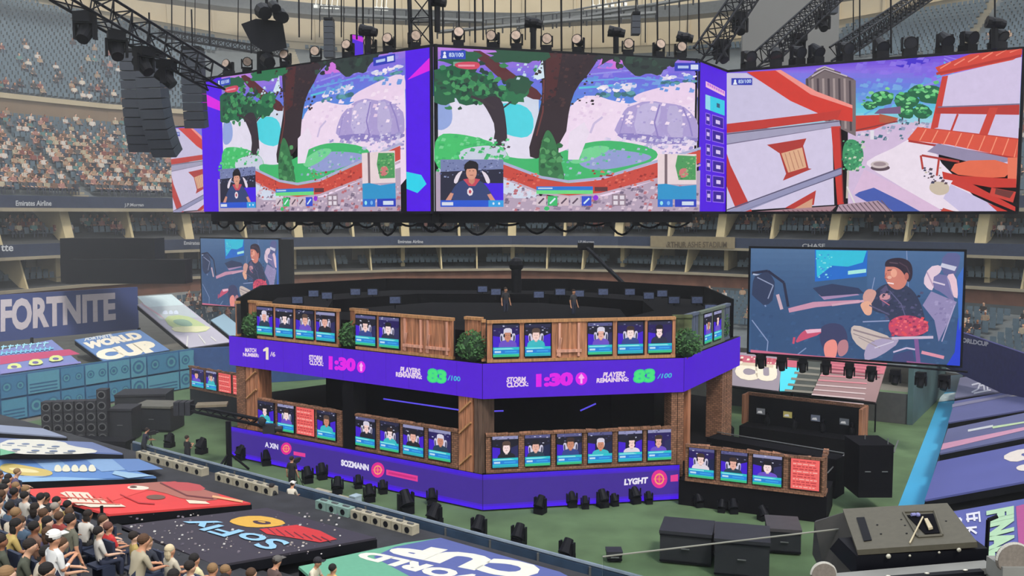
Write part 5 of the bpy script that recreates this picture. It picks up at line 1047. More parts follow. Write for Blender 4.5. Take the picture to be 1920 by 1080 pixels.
# right side dark stand
mb=MB(); rb=[V(xy(c0))-dr*14+nr*1.2,V(xy(c1))+dr*2+nr*1.2]
for (ta,za),(tb,zb_) in zip([(0,0),(0,.9),(20,6.4)],[(0,.9),(20,6.4),(20,0)]):
    mb.quad(*[V((*(p+nr*t_),z_)) for p,t_,z_ in ((rb[0],ta,za),(rb[1],ta,za),(rb[1],tb,zb_),(rb[0],tb,zb_))])
tag(mb.build('floor_right_stand',MATS['dark_stand_floor']),kind='structure')
# left back stand
mb=MB()
for (ta,za),(tb,zb_) in (((0,.2),(0,2.5)),((0,2.5),(9.2,3.3)),((9.2,3.3),(9.4,.1))):
    mb.quad(*[V((*(p+NB*t_),z_)) for p,t_,z_ in ((wa,ta+.2,za),(wb,ta+.2,za),(wb,tb+.2,zb_),(wa,tb+.2,zb_))])
tag(mb.build('floor_left_stand',mat('mid_grey_rows',(84,86,80),.9,noise=.3,scale=2)),kind='structure')
# walkway
mb=MB(); mb.quad(st(-8,-1.0,.03),st(48,-1.0,.03),st(48,-3.1,.03),st(-8,-3.1,.03)); tag(mb.build('path_walkway',mat('walkway_black',(58,56,54),.8,noise=.4,scale=1.5)),kind='structure')
# courtside fence
fa_,fb_=Wz(250,829,.8),Wz(1330,1117,.8); fr=empty('courtside_fence',(0,0,0),'blue grey courtside fence with pale top rail running to the bottom right','fence'); fL=(fb_-fa_).length; fd_=(fb_-fa_).normalized()
mb=MB(); mb.bar(fa_,fb_,.07,6); mb.build('top_rail',mat('rail_bluegrey',(132,146,160),.5,.2),fr)
mb=MB(); up_=V((0,0,.07)); mb.hexa([V((fa_.x,fa_.y,.03)),V((fb_.x,fb_.y,.03)),V((fb_.x-.05,fb_.y-.06,.03)),V((fa_.x-.05,fa_.y-.06,.03))],[fa_-up_,fb_-up_,fb_-up_+V((-.05,-.06,0)),fa_-up_+V((-.05,-.06,0))]); mb.build('panel',mat('fence_navy',(56,76,100),.4,noise=.25,scale=1),fr)
k=int(fL/2.2)
for i in range(k+1):
    p=fa_+fd_*(fL*i/k); mb=MB(); mb.bar((p.x-.06,p.y-.08,.02),(p.x-.06,p.y-.08,.74),.05,5); mb.build('post',M_STEEL,fr)
# vent boxes
M_CREAM=mat('cream_box',(176,168,146),.7,noise=.12,scale=4); M_TEALB=mat('pale_teal_box',(130,160,150),.7)
def vent_row(x0,y0,x1,y1,n,lab,m=M_CREAM):
    def onl_(x):
        d=ray(x,y0); k=d.x/d.y; q=O0+TN*(-.55); u=(k*q.y-q.x)/(TS.x-k*TS.y); q=q+TS*u; return V((q.x,q.y,.86))
    a,b=onl_(x0),onl_(x1); d=(b-a).normalized(); L=(b-a).length/n; rz=math.atan2(d.y,d.x)
    mb=MB(); mb.box((0,0,.2),(L*.94,.4,.36)); b1=mb.mesh('housing',m); mb=MB(); mb.bar((0,-.22,.2),(0,-.2,.2),.12,12); h1=mb.mesh('round_opening',M_BLACK)
    mb=MB(); mb.box((0,0,.4),(L*.5,.1,.05)); g1=mb.mesh('lid_handle',M_STEEL)
    for i in range(n):
        p=a+d*(L*(i+.5)); r=empty('lamp_box',(p.x,p.y,.82),f'courtside lamp box, {ordn(i)} from left in {lab}','lamp box','courtside lamp boxes',rz)
        for nm,me in (('housing',b1),('round_opening',h1),('lid_handle',g1)):
            o=bpy.data.objects.new(nm,me); COL.objects.link(o); o.parent=r
vent_row(262,872,385,915,7,'the row above the red tarp'); vent_row(410,918,515,952,6,'the row right of the red tarp'); vent_row(598,975,660,996,3,'the pale teal row',M_TEALB); vent_row(664,998,780,1028,6,'the row above the green tarp')
# --- people -------------------------------------------------
def skel(pose):
    """name:(x,y,z,r,label,parent); figure faces -y, feet at z=0 (or seat front)"""
    J={}
    def a(n,x,y,z,r,l,p=None): J[n]=(x,y,z,r,l,p)
    sit=pose.startswith('sit'); h=.48 if sit else .93; ln=.12 if pose in('sit_lean','stand_lean') else 0
    a('pel',0,0,h,.15,'pants'); a('sp',0,-.02-ln*.5,h+.2,.135,'shirt','pel'); a('ch',0,-.02-ln,h+.4,.15,'shirt','sp'); a('nk',0,-.01-ln*1.3,h+.53,.06,'skin','ch')
    a('hd0',0,-.02-ln*1.6,h+.6,.075,'skin','nk'); a('hd',0,-.03-ln*1.8,h+.68,.098,'skin','hd0'); a('hd1',0,-.02-ln*1.8,h+.755,.085,'skin','hd')
    a('nose',0,-.135-ln*1.8,h+.665,.014,'skin','hd')
    for s,n in ((1,'l'),(-1,'r')):
        a('ear'+n,s*.105,-.02-ln*1.8,h+.67,.014,'skin','hd')
        a('sh'+n,s*.17,-.01-ln,h+.45,.07,'shirt','ch')
        if sit or pose=='stand_lean': e=(s*.24,-.1-ln,h+.2); w_=(s*.15,-.36-ln,h+.16)
        elif pose=='stand_phone': e=(s*.23,-.04,h+.18); w_=(s*.1,-.26,h+.3)
        else: e=(s*.25,.02,h+.17); w_=(s*.27,-.06,h-.08)
        a('mid'+n,(s*.19+e[0])/2,(-.01-ln+e[1])/2,(h+.42+e[2])/2,.055,'shirt','sh'+n); a('el'+n,*e,.043,'skin','mid'+n); a('wr'+n,*w_,.03,'skin','el'+n)
        d=(V(w_)-V(e)).normalized(); pm=V(w_)+d*.06; a('pa'+n,*pm,.034,'skin','wr'+n)
        side=d.cross(V((0,0,1))); side=side.normalized() if side.length>.2 else V((0,1,0))
        cur=V((0,-.012,-.02)) if abs(d.z)<.7 else V((0,-.02,0))
        for k in range(4):
            r0=pm+d*.03+side*(.019*(k-1.5)); L=(.07,.082,.078,.06)[k]; q=r0+d*L*.55+cur*.5; t_=q+d*L*.4+cur*1.4
            a(f'f{k}{n}',*q,.0088,'skin','pa'+n); a(f'g{k}{n}',*t_,.0075,'skin',f'f{k}{n}')
        th=pm-d*.015+side*(.04)*(-s)+V((0,0,.01)); a('t0'+n,*th,.011,'skin','pa'+n); t2=th+d*.035+side*.008*(-s); a('t1'+n,*t2,.009,'skin','t0'+n)
        if sit:
            a('hp'+n,s*.1,-.05,h,.1,'pants','pel'); a('kn'+n,s*.14,-.45,h+.02,.07,'pants','hp'+n); a('cf'+n,s*.14,-.44,.25,.058,'pants','kn'+n); a('an'+n,s*.14,-.43,.07,.04,'shoe','cf'+n); a('to'+n,s*.15,-.6,.04,.038,'shoe','an'+n)
        else:
            k=.04 if s>0 else -.04
            a('hp'+n,s*.09,0,h-.08,.105,'pants','pel'); a('kn'+n,s*.1,-.02+k,.49,.068,'pants','hp'+n); a('cf'+n,s*.1,.02+k,.28,.062,'pants','kn'+n); a('an'+n,s*.1,.02+k,.07,.042,'shoe','cf'+n); a('to'+n,s*.11,-.14+k,.04,.04,'shoe','an'+n)
    return J,h,ln
BODY={}
def body(pose):
    if pose in BODY: return BODY[pose]
    J,h,ln=skel(pose); names=list(J); ix={n:i for i,n in enumerate(names)}
    me=bpy.data.meshes.new('b'); me.from_pydata([J[n][:3] for n in names],[(ix[n],ix[J[n][5]]) for n in names if J[n][5]],[])
    o=bpy.data.objects.new('b',me); COL.objects.link(o); o.modifiers.new('s','SKIN'); ss=o.modifiers.new('u','SUBSURF'); ss.levels=1; ss.render_levels=1
    if not me.skin_vertices:
        bm=bmesh.new(); bm.from_mesh(me); bm.verts.layers.skin.verify(); bm.to_mesh(me); bm.free()
    sk=me.skin_vertices[0].data
    for i,n in enumerate(names): sk[i].radius=(J[n][3],J[n][3]); sk[i].use_root=(i==0)
    dg=bpy.context.evaluated_depsgraph_get(); m=bpy.data.meshes.new_from_object(o.evaluated_get(dg)); bpy.data.objects.remove(o)
    P_=[(V(J[n][:3]),J[n][3],J[n][4]) for n in names]
    lab=[]
    for p in m.polygons:
        c=p.center; lab.append(min(P_,key=lambda q:(q[0]-c).length-q[1]*.9)[2])
        p.use_smooth=True
    BODY[pose]=(m,lab,h,ln); return BODY[pose]
def person(loc,a,pose,shirt,label,pants=(48,54,76),skin=(206,150,118),hair=(46,34,28),hat=None,extra=None,grp=None,long=False):
    m,lab,h,ln=body(pose); me=m.copy(); me.name='person'; me.materials.clear(); me.materials.append(M_MIX)
    cm={'shirt':shirt,'pants':pants,'skin':skin,'shoe':(60,58,60)}; at=me.color_attributes.new('Col','FLOAT_COLOR','CORNER'); buf=[]
    for p,l in zip(me.polygons,lab): buf+= [*lin(cm[l]),1]*len(p.vertices)
    at.data.foreach_set('color',buf)
    o=bpy.data.objects.new('person',me); COL.objects.link(o); o.location=loc; o.rotation_euler.z=a; tag(o,label,'person',grp)
    hc=V((0,-.015-ln*1.8,h+.72)); mb=MB(); mb.ball(hc+V((0,.02,.015)),(.108,.115,.105),12,8,hair)
    if long: mb.ball(hc+V((0,.07,-.1)),(.1,.06,.16),10,6,hair)
    mb.build('hair',M_MIX,o); mb=MB()
    for s in (-1,1): mb.ball((s*.035,-.115-ln*1.8,h+.69),(.012,.008,.008),6,4,(40,30,30)); mb.bar((s*.035-.015,-.118-ln*1.8,h+.71),(s*.035+.015,-.118-ln*1.8,h+.71),.004,4,col=hair)
    mb.bar((-.025,-.112-ln*1.8,h+.625),(.025,-.112-ln*1.8,h+.625),.006,4,col=(160,90,84)); mb.build('face',M_MIX,o)
    if hat: mb=MB(); mb.ball(hc+V((0,0,.03)),(.122,.128,.1),12,8,hat); mb.box(hc+V((0,-.15,.03)),(.16,.14,.015),col=hat); mb.build('cap',M_MIX,o)
    if extra: extra(o,h,ln)
    return o
# crowd mask on screen
def inside(x,y,poly):
    c=False; n=len(poly)
    for i in range(n):
        (x1,y1),(x2,y2)=poly[i],poly[(i+1)%n]
        if (y1>y)!=(y2>y) and x<(x2-x1)*(y-y1)/(y2-y1)+x1: c=not c
    return c
MASK=[(-30,880),(20,885),(60,915),(75,925),(120,935),(170,958),(215,978),(245,992),(300,1015),(345,1035),(390,1050),(470,1062),(500,1110),(-30,1140)]
CN={(196,184,164):'cream',(38,40,44):'black',(50,54,66):'navy',(150,62,58):'red',(130,120,104):'grey beige',(184,160,96):'mustard',(92,82,112):'purple',(206,202,194):'white',(78,82,70):'olive',(128,96,80):'brown',(74,96,118):'blue'}
HN={(40,32,28):'dark',(84,60,42):'brown',(140,110,76):'blond',(28,24,24):'black'}
rr=random.Random(21); pl_=[]
FACE=math.atan2(.8,.6)+math.pi/2
SEATP=None
def near_seat(x,y,z):
    mb=None
    o=bpy.data.objects.new('folding_seat',NSM); COL.objects.link(o); o.location=(x,y,z); o.rotation_euler.z=FACE+math.pi; return tag(o,'dark blue folding seat in the near left stand among the spectators','seat','seats in the near left stand')
NSM=seat_mesh(); NSM.materials.clear(); NSM.materials.append(mat('navy_seat',(44,52,74),.6))
SPECIAL=[]
def stpix(x,y,hh,t):
    """position on row t whose point hh above floor is seen at x,y"""
    z=zt_(t)+hh; p=Wz(x,y,z); return p
def row_of(x,y,hh):
    best=None; t=6.42
    while t<23:
        z=zt_(t-.42)+hh; p=Wz(x,y,z); rel=V((p.x,p.y))-O0; tt=rel.dot(TN); e=abs(tt-t)
        if best is None or e<best[0]: best=(e,t,rel.dot(TS))
        t+=.85
    return best[1],best[2]
taken=set()
def put(x,y,pose,shirt,label,**k):
    hh=1.2 if pose.startswith('sit') else 1.68; t,s=row_of(x,y,hh); p=st(s,t,zt_(t-.42)+.01); taken.add((round(t,2),s))
    return person(p,k.pop('a',FACE),pose,shirt,label,**k)
put(143,968,'stand',(104,104,90),'tall standing person in a grey green t-shirt at the lower left',hair=(36,28,26))
put(262,1012,'stand_lean',(176,166,142),'standing person in a beige t-shirt with brown hair near the bottom left',hair=(84,58,40))
put(212,985,'sit',(206,54,56),'seated person in a plain bright red shirt beside a thin black pole',hair=(110,70,60))
put(580,1052,'sit_lean',(226,218,196),'person in a white jersey and dark cap at the bottom edge below the charcoal tarp',hat=(40,38,44),a=FACE-1.2)
put(629,1063,'sit',(214,190,120),'person in a pale yellow shirt with short black hair at the bottom edge',hair=(26,22,22))
put(502,1058,'sit_lean',(96,78,74),'person in a dull brown shirt with grey cap under the corner of the charcoal tarp',hat=(100,96,92))
put(326,1028,'sit',(206,196,176),'blond seated person in a cream shirt just below the charcoal tarp',hair=(214,196,160),long=True)
put(372,1045,'sit',(226,214,170),'seated person in a pale yellow shirt with a dark badge under the charcoal tarp',hair=(30,26,26))
put(113,948,'sit',(150,140,126),'seated person with grey hair just below the left end of the red tarp',hair=(150,140,130))
put(80,1010,'stand_phone',(230,230,228),'standing person in a white shirt and white cap on the near left stand',hat=(228,226,222))
cnt={}
t=6.42
while t<23:
    s=-12.0
    while s<49:
        s+=.58; p=st(s,t,zt_(t-.42)+.01); v=vis(p+V((0,0,1.2)),40)
        if not v: continue
        x,y=v
        if not inside(x,y,MASK): continue
        if (112<x<176 and y>978) or (218<x<300 and y>1022) or (190<x<235 and y>1000): continue
        if any(abs(tt-t)<.9 and abs(ss-s)<.56 for tt,ss in taken): continue
        near_seat(p.x,p.y,p.z)
        if rr.random()<.06: continue
        shirt=rr.choice(list(CN)); hair=rr.choice(list(HN)); key=(shirt,hair); c=cnt.get(key,0); cnt[key]=c+1
        pl_.append((x,y,p,shirt,hair))
    t+=.85
pl_.sort(key=lambda q:(q[3],q[4],q[0])); 
for i,(x,y,p,shirt,hair) in enumerate(pl_):
    grp=[q for q in pl_ if q[3]==shirt and q[4]==hair]; k=grp.index(pl_[i]); n=len(grp)
    pos='' if n==1 else (f', {ordn(k)} of {n} such from the left' if n<=20 else '')
    hat=rr.choice([None]*5+[(230,226,220),(40,40,46)])
    person(p,FACE+rr.uniform(-.5,.5),rr.choice(['sit','sit','sit_lean','sit']),shirt,f'{HN[hair]}-haired near left spectator in {CN[shirt]} shirt{pos}',hair=hair,pants=rr.choice([(48,54,76),(120,110,96),(60,60,62),(90,100,120)]),skin=rr.choice(SKIN),long=rr.random()<.3,grp='spectators in the near left stand')
# hand rails
for i,(x0,y0,x1,y1,t_) in enumerate(((40,985,150,1042,0),(5,950,80,990,0))):
    a=Wz(x0,y0,zt_(14)+1.0 if i==0 else zt_(10)+1.0); b=Wz(x1,y1,a.z); hr=empty('hand_rail',(0,0,0),('lower' if i==0 else 'upper')+' thin grey hand rail running through the near left crowd','rail'); mb=MB(); mb.bar(a,b,.035,6); mb.build('rail',M_STEEL,hr)
    for q_ in (a,b,a.lerp(b,.5)): mb=MB(); rel=V((q_.x,q_.y))-O0; mb.bar(q_,V((q_.x,q_.y,max(1.5,zt_(rel.dot(TN))-.3))),.03,5); mb.build('post',M_STEEL,hr)
# crew along the walkway
def cam_extra(o,h,ln):
    mb=MB(); mb.box((.0,-.42,h+.5),(.16,.5,.2),col=(30,30,34)); mb.bar((0,-.66,h+.5),(0,-.82,h+.5),.07,10,col=(36,36,40)); mb.bar((0,-.42,h+.4),(0,-.42,.9),.02,5,col=(30,30,34))
    for k in range(3): mb.bar((0,-.42,.95),(.4*math.cos(k*2.1+1.5),-.42-.4*math.sin(k*2.1+.5)*.9,.02),.02,5,col=(30,30,34))
    c=mb.build('camera',M_MIX,None); c.matrix_world=Matrix.Translation(o.location)@Matrix.Rotation(o.rotation_euler.z,4,'Z'); tag(c,'tripod camera held by the '+('pale shirted' if o['label'].find('pale')>0 else ('navy clothed' if 'navy' in o['label'] else ('black clothed crew member by the upper lamp boxes' if 'upper' in o['label'] else 'black clothed crew member by the pink badge'))),'camera')
for x,y,sh,l,po,a,ex,hat in ((270,865,(44,46,62),'camera operator in navy clothes standing on the walkway behind the blue tarp','stand_lean',2.4,1,None),(352,880,(30,30,34),'crew member in black standing at the upper left lamp boxes','stand_phone',2.6,0,None),(548,925,(30,30,34),'crew member in black standing in front of the pink badge','stand',2.9,1,None),(545,960,(214,206,190),'crew member in a pale shirt and white cap crouching by the lamp boxes','sit_lean',2.9,0,(236,232,226)),(510,962,(40,42,46),'crew member in dark clothes seated behind the fence at the crane','sit',3.0,0,(40,40,44))):
    p=Wz(x,y,.05); person(p,a,po,sh,l,pants=(36,38,44),extra=cam_extra if ex else None,hat=hat)
# small equipment on the walkway
for i,(x,y,w_,h_,m_,l_) in enumerate(((603,940,.9,.5,M_CREAM,'cream equipment box on the walkway beside the crouching crew member'),(640,950,.6,.45,M_CREAM,'smaller cream equipment box next to the teal lamp boxes'),(455,905,1.2,.4,M_DARK,'long dark equipment box on the walkway under the crane'),(667,953,.35,.6,mat('pale_blue_box',(170,190,200),.6),'upright pale blue box by the fence above the teal lamp boxes'),(320,872,1.4,.4,M_DARK,'dark equipment box between the two upper crew members'))):
    p=Wz(x,y,.03); r_=empty('equipment_box',(p.x,p.y,.03),l_,'box',None,-.64); mb=MB(); mb.box((0,0,h_/2-.03),(w_,.4,h_-.06)); mb.build('body',m_,r_); mb=MB(); mb.box((0,0,h_-.03),(w_+.03,.43,.05)); mb.build('lid',m_,r_)
# camera crane
cr_=empty('camera_crane',(0,0,0),'long black camera crane in front of the left end of the stage','crane'); b0=Wz(430,880,.05)
def cq(x,y,D=None): return W(x,y,D or b0.y)
mb=MB(); A_=cq(345,768,b0.y+2); B_=cq(498,800); 
for dz in (0,.3): mb.bar(A_+V((0,0,dz)),B_+V((0,0,dz)),.09,5)
n=12
for i in range(n): p=A_.lerp(B_,i/n); q=A_.lerp(B_,(i+1)/n); mb.bar(p+V((0,0,.3*(i%2))),q+V((0,0,.3*(1-i%2))),.035,4)
mb.build('arm',M_BLACK,cr_)
mb=MB(); pv=cq(428,790); mb.bar(V((pv.x,pv.y,.1)),pv,.14,8); mb.build('pedestal',M_BLACK,cr_)
mb=MB()
for k in range(3): mb.bar((pv.x,pv.y,.9),(pv.x+1.0*math.cos(k*2.1),pv.y+1.0*math.sin(k*2.1),.06),.06,5)
mb.build('tripod_leg',M_BLACK,cr_)
for i,k in enumerate((-.3,0,.3)): mb=MB(); mb.box(A_+V((k,0,.1)),(.26,.7,.7)); mb.build('counterweight',M_DARK,cr_)
mb=MB(); mb.box(B_+V((.2,0,-.1)),(.6,.4,.45)); mb.bar(B_+V((.5,0,-.1)),B_+V((.85,0,-.1)),.14,10); mb.ball(B_+V((-.1,-.3,.35)),(.2,.1,.24),10,6); mb.build('camera_head',M_DARK,cr_)
mb=MB(); mb.box(cq(398,775)+V((0,0,.45)),(1.5,.8,.12),.2); mb.build('top_plate',mat('tan_plate',(122,112,92),.7),cr_)
# subwoofers and crates at left
def subwoofer_meshes():
    mb=MB(); mb.box((0,0,.36),(.66,.7,.7)); a=mb.mesh('cabinet',M_DARK); mb=MB(); mb.bar((0,-.37,.36),(0,-.345,.36),.27,16); b=mb.mesh('speaker_ring',M_STEEL); mb=MB(); mb.bar((0,-.385,.36),(0,-.36,.36),.2,16,r2=.2); mb.ball((0,-.385,.36),(.07,.03,.07),8,5); c=mb.mesh('speaker_cone',M_BLACK); return a,b,c
SW=subwoofer_meshes(); gs=Wz(148,832,.05)
for i in range(6):
    for k in range(5 if i>4 else 4):
        r=empty('subwoofer',(gs.x-1.65+i*.58,gs.y+.1*i,.05+k*.61),f'black subwoofer with a round cone, {ordn(i)} column from left, {["bottom","second","third","fourth","fifth"][k]} level of the stack','speaker','subwoofer stack by the teal wall',.05); r.scale=(.84,.84,.84)
        for nm,me in zip(('cabinet','speaker_ring','speaker_cone'),SW): o=bpy.data.objects.new(nm,me); COL.objects.link(o); o.parent=r
def gcase(x0,x1,yb,h,dep,label,rz=0,m=M_DARK,lid=None,name='road_case'):
    a=Wz(x0,yb,.03); b=Wz(x1,yb,.03); w_=b.x-a.x; root=empty(name,((a.x+b.x)/2,a.y,.03),label,'case',None,rz); mb=MB(); mb.box((0,dep/2,h/2),(w_,dep,h-.1)); mb.build('body',m,root); mb=MB(); mb.box((0,dep/2,h-.06),(w_+.06,dep+.06,.12)); mb.build('lid',lid or m,root); mb=MB()
    for z in (.12,h-.15): mb.box((0,-.02,z),(w_+.02,.04,.05))
    mb.build('edge_trim',M_BLACK,root); mb=MB(); mb.bar((-.15,-.06,h*.5),(.15,-.06,h*.5),.025,5); mb.build('handle',M_STEEL,root); return root
LIDG=mat('grey_lid',(110,108,98),.7,noise=.1)
gcase(248,322,810,1.55,1.8,'dark crate with a pale grey lid right of the subwoofer stack',-.1,lid=LIDG); gcase(205,248,828,1.9,1.4,'black covered crate touching the right end of the subwoofer stack'); gcase(218,310,790,1.7,2.0,'long black crate behind the pale lidded crate',.1)
gcase(90,240,850,.7,1.0,'low black riser in front of the subwoofer stack',-.12,M_BLACK)
gcase(1237,1332,1060,1.25,1.6,'large black case on the turf at the bottom, leftmost of the cluster',-.28,M_DARK); gcase(1340,1440,1085,1.4,1.8,'large black case at the bottom behind the glass, in the middle of the cluster',-.25); gcase(1440,1500,1040,1.0,1.6,'black case with a tilted dark lid, rightmost of the cluster',-.2,lid=mat('dark_lid',(62,58,62),.7)); gcase(1139,1166,1055,.42,.5,'small black box alone on the turf near the fence')
gcase(1310,1400,1045,.9,1.4,'flat dark case behind the leftmost large case',-.25,mat('dark_lid',(62,58,62),.7))
# ---------------- moving lights ----------------
def ml_meshes():
    mb=MB(); mb.box((0,0,.12),(.42,.42,.24)); a=mb.mesh('base',M_BLACK); mb=MB()
    for s in (-1,1): mb.box((s*.24,0,.42),(.06,.16,.45))
    mb.box((0,0,.24),(.52,.2,.06)); b=mb.mesh('yoke',M_BLACK); mb=MB(); mb.bar((0,.24,0),(0,-.12,0),.15,12,.2); mb.bar((0,-.12,0),(0,-.26,0),.2,12,.23); c=mb.mesh('head',M_BLACK); mb=MB(); mb.bar((0,-.262,0),(0,-.272,0),.19,14); d=mb.mesh('lens',M_GLASSL); mb=MB(); mb.bar((0,-.262,0),(0,-.27,0),.19,14); e=mb.mesh('lens',mat('dark_lens',(40,42,52),.1,noise=.1)); return a,b,c,d,e
ML=ml_meshes(); MLn=0
def mlight(loc,label,tilt=0,pan=0,lit=False,s=1.0,flip=False,grp='stage moving lights'):
    r=empty('moving_light',loc,label,'stage light',grp,pan); r.scale=(s,s,s)
    if flip: r.rotation_euler.x=math.pi
    for nm,me in zip(('base','yoke'),ML[:2]): o=bpy.data.objects.new(nm,me); COL.objects.link(o); o.parent=r
    h=bpy.data.objects.new('head',ML[2]); COL.objects.link(h); h.parent=r; h.location=(0,0,.5); h.rotation_euler.x=tilt
    l=bpy.data.objects.new('lens',ML[3] if lit else ML[4]); COL.objects.link(l); l.parent=h; return r
def on_truss(a,b,xs,name,lit,s,tilt=.0):
    a=V(a);b=V(b); n=(b-a).cross(V((0,0,1))).normalized()
    for i,x in enumerate(xs):
        d=ray(x,100); k=d.x/d.y; t=(k*a.y-a.x)/((b.x-a.x)-k*(b.y-a.y)); p=a.lerp(b,t)-n*.5
        mlight(V((p.x,p.y,ZT+.15)),f'moving light on the truss, {ordn(i)} from the left above the {name}',tilt if i%2 else tilt-.25,(x%7-3)*.12,lit,s)
on_truss(vl,v0,(413,447,520,577,638,680,715,762),'left angled video wall',True,1.05); on_truss(v0,v1,(865,931,975,1032,1092,1186,1244,1285),'front video wall',True,1.05); on_truss(v2,v3,(1398,1450,1490,1525,1580,1648,1702,1768,1812,1868),'right video wall',False,1.35,.6)
for i,(x,y,k) in enumerate(((577,905,1),(604,898,1),(633,925,1),(672,915,.8),(693,940,1),(718,925,.8),(761,962,1.3),(815,985,1.2),(810,945,.9),(898,1008,1.15),(973,1022,1.1),(1063,1052,1.1),(600,885,.9),(637,893,.9),(1013,962,1),(1072,950,.9),(1097,953,.7),(1130,950,1),(1152,948,.7),(1190,943,1),(1216,944,.7),(1245,933,1),(1310,950,.8),(1353,960,.7),(1375,962,.8),(1430,975,.8),(1478,968,.7),(452,862,1),(500,872,1),(378,850,1.1),(318,838,1))):
    p=Wz(x,y,.03); mlight(p,f'black floor light on the turf {"beyond the fence" if y>885 and x<1100 and k>=1 else "close to the stage foot"}, standing around the stage',.9,R.uniform(-.6,.6),False,k*1.05,grp='black floor lights around the stage foot' if not(y>885 and x<1100 and k>=1) else 'black floor lights between fence and stage')
for i,(x,y) in enumerate(((1427,664),(1466,668),(1505,671),(1549,675),(1593,681),(1634,687),(1679,693),(1727,698),(1771,703))):
    D=s0.y+(s1.y-s0.y)*(x-1408)/400+.2; p=W(x,y,D-.5); mlight(p,f'black light hanging under the right side screen, {ordn(i)} from the left',1.0-.0*i,-.1*i,False,1.1,True,grp='lights under the right side screen')
a_,b_=W(1412,661,s0.y),W(1806,694,s1.y); top_=empty('light_bar',(0,0,0),'thin black bar along the bottom of the right side screen','bar'); mb=MB(); mb.bar(a_-V((0,.5,.02)),b_-V((0,.5,.02)),.06,5); mb.build('tube',M_BLACK,top_)
# line arrays
def line_array(x,ytop,D,n,label,w_=1.15,rz=0,dy=.42,curve=.1):
    p=W(x,ytop,D); r=empty('line_array',p,label,'speaker array',None,rz); tl=0; y=0; z=0
    for i in range(n):
        tl+=curve*(.3+i/n); mb=MB(); mb.box((0,0,-dy/2),(w_,.7,dy-.03)); o=mb.build('speaker_cabinet',mat('array_grey',(52,58,70),.6),r); o.location=(0,y,z); o.rotation_euler.x=tl*.6
        y+=math.sin(tl*.6)*dy; z-=math.cos(tl*.6)*dy
    mb=MB(); mb.box((0,0,.1),(w_*.9,.8,.14)); mb.bar((0,0,.1),(0,0,2.0),.04,5); mb.build('fly_frame',M_BLACK,r)
line_array(250,100,45,11,'large black hanging speaker array at the far left, rear of the pair',1.1,.1); line_array(282,108,43,10,'large black hanging speaker array left of the video walls, front of the pair',1.2,-.2,.45,.14); line_array(361,95,47,9,'black hanging speaker array close to the left edge of the purple strip',1.0,0,.42,.05)
line_array(617,40,60,6,'slim grey hanging speaker array above the left video wall',.6,0,.38,0); line_array(1192,30,52,3,'small grey hanging speaker above the front video wall',.45,0,.34,0); line_array(1560,-10,60,3,'grey hanging speaker at the top right of the grey screen',.6,0,.4,0)
# trusses
def truss(a,b,w_,label,nrung=None,lights=()):
    a,b=V(a),V(b); d=(b-a); L=d.length; d.normalized(); d=d.normalized(); u=d.cross(V((0,0,1))).normalized(); v=u.cross(d); t=empty('lighting_truss',(0,0,0),label,'truss'); cs=[u*w_/2+v*w_/2,-u*w_/2+v*w_/2,-u*w_/2-v*w_/2,u*w_/2-v*w_/2]
    for c in cs: mb=MB(); mb.bar(a+c,b+c,.06,5); mb.build('chord',M_BLACK,t)
    n=nrung or int(L/w_); mb=MB()
    for i in range(n):
        p=a+d*(L*i/n); q=a+d*(L*(i+1)/n)
        for k in range(4): mb.bar(p+cs[k],q+cs[(k+1)%4],.03,4); mb.bar(p+cs[k],p+cs[(k+1)%4],.03,4)
    mb.build('lattice',M_BLACK,t)
    for k,tt in enumerate(lights):
        p=a+d*(L*tt); mlight(p-V((0,0,w_/2)),f'moving light, {ordn(k)} along the {label[:46].rsplit(" ",1)[0]}',.8,.5*k,False,1.5,True)
truss(W(115,-25,34),W(408,150,42),.9,'diagonal black lattice truss at upper left',lights=(.12,.3,.47,.62))
truss(W(785,-60,44),W(790,86,44),.95,'upright black lattice truss above the video wall corner')
truss(W(1420,-40,50),W(1322,104,44.5),.9,'black lattice truss leaning above the purple leaderboard',lights=(.35,.7))
truss(W(1585,-30,56),W(1430,112,47),.8,'black lattice truss in front of the grey panel',lights=(.3,.6))
truss(W(1750,-20,58),W(1570,100,48),.7,'thin black lattice truss at the top right')
truss(W(300,62,70),W(540,102,72),.5,'long low black lattice truss behind the left video wall')
# dark rigging cluster upper middle
cl=empty('follow_spot_platform',(0,0,0),'dark hanging follow spot platform above the left video wall','platform'); D=46
mb=MB(); mb.add([W(452,45,D),W(480,35,D),W(530,40,D),W(538,90,D),W(500,100,D),W(470,80,D),W(452,45,D+2),W(480,35,D+2),W(530,40,D+2),W(538,90,D+2),W(500,100,D+2),W(470,80,D+2)],[(0,1,2,3,4,5),(11,10,9,8,7,6)]+[(i,6+i,6+(i+1)%6,(i+1)%6) for i in range(6)]); mb.build('hull',M_BLACK,cl)
for x,y,r in ((492,20,.4),(512,12,.3),(525,28,.35),(500,112,.35)): mb=MB(); p=W(x,y,D); mb.bar(p,p+V((.3,-.6,-.25)),r,10,r*.8); mb.build('spot_light',M_BLACK,cl)
mb=MB(); mb.bar(W(500,-20,D+1),W(500,40,D+1),.08,5); mb.bar(W(520,-20,D+1),W(520,40,D+1),.05,5); mb.bar(W(497,98,D+1),W(497,140,D+1),.4,8); mb.build('support',M_BLACK,cl)
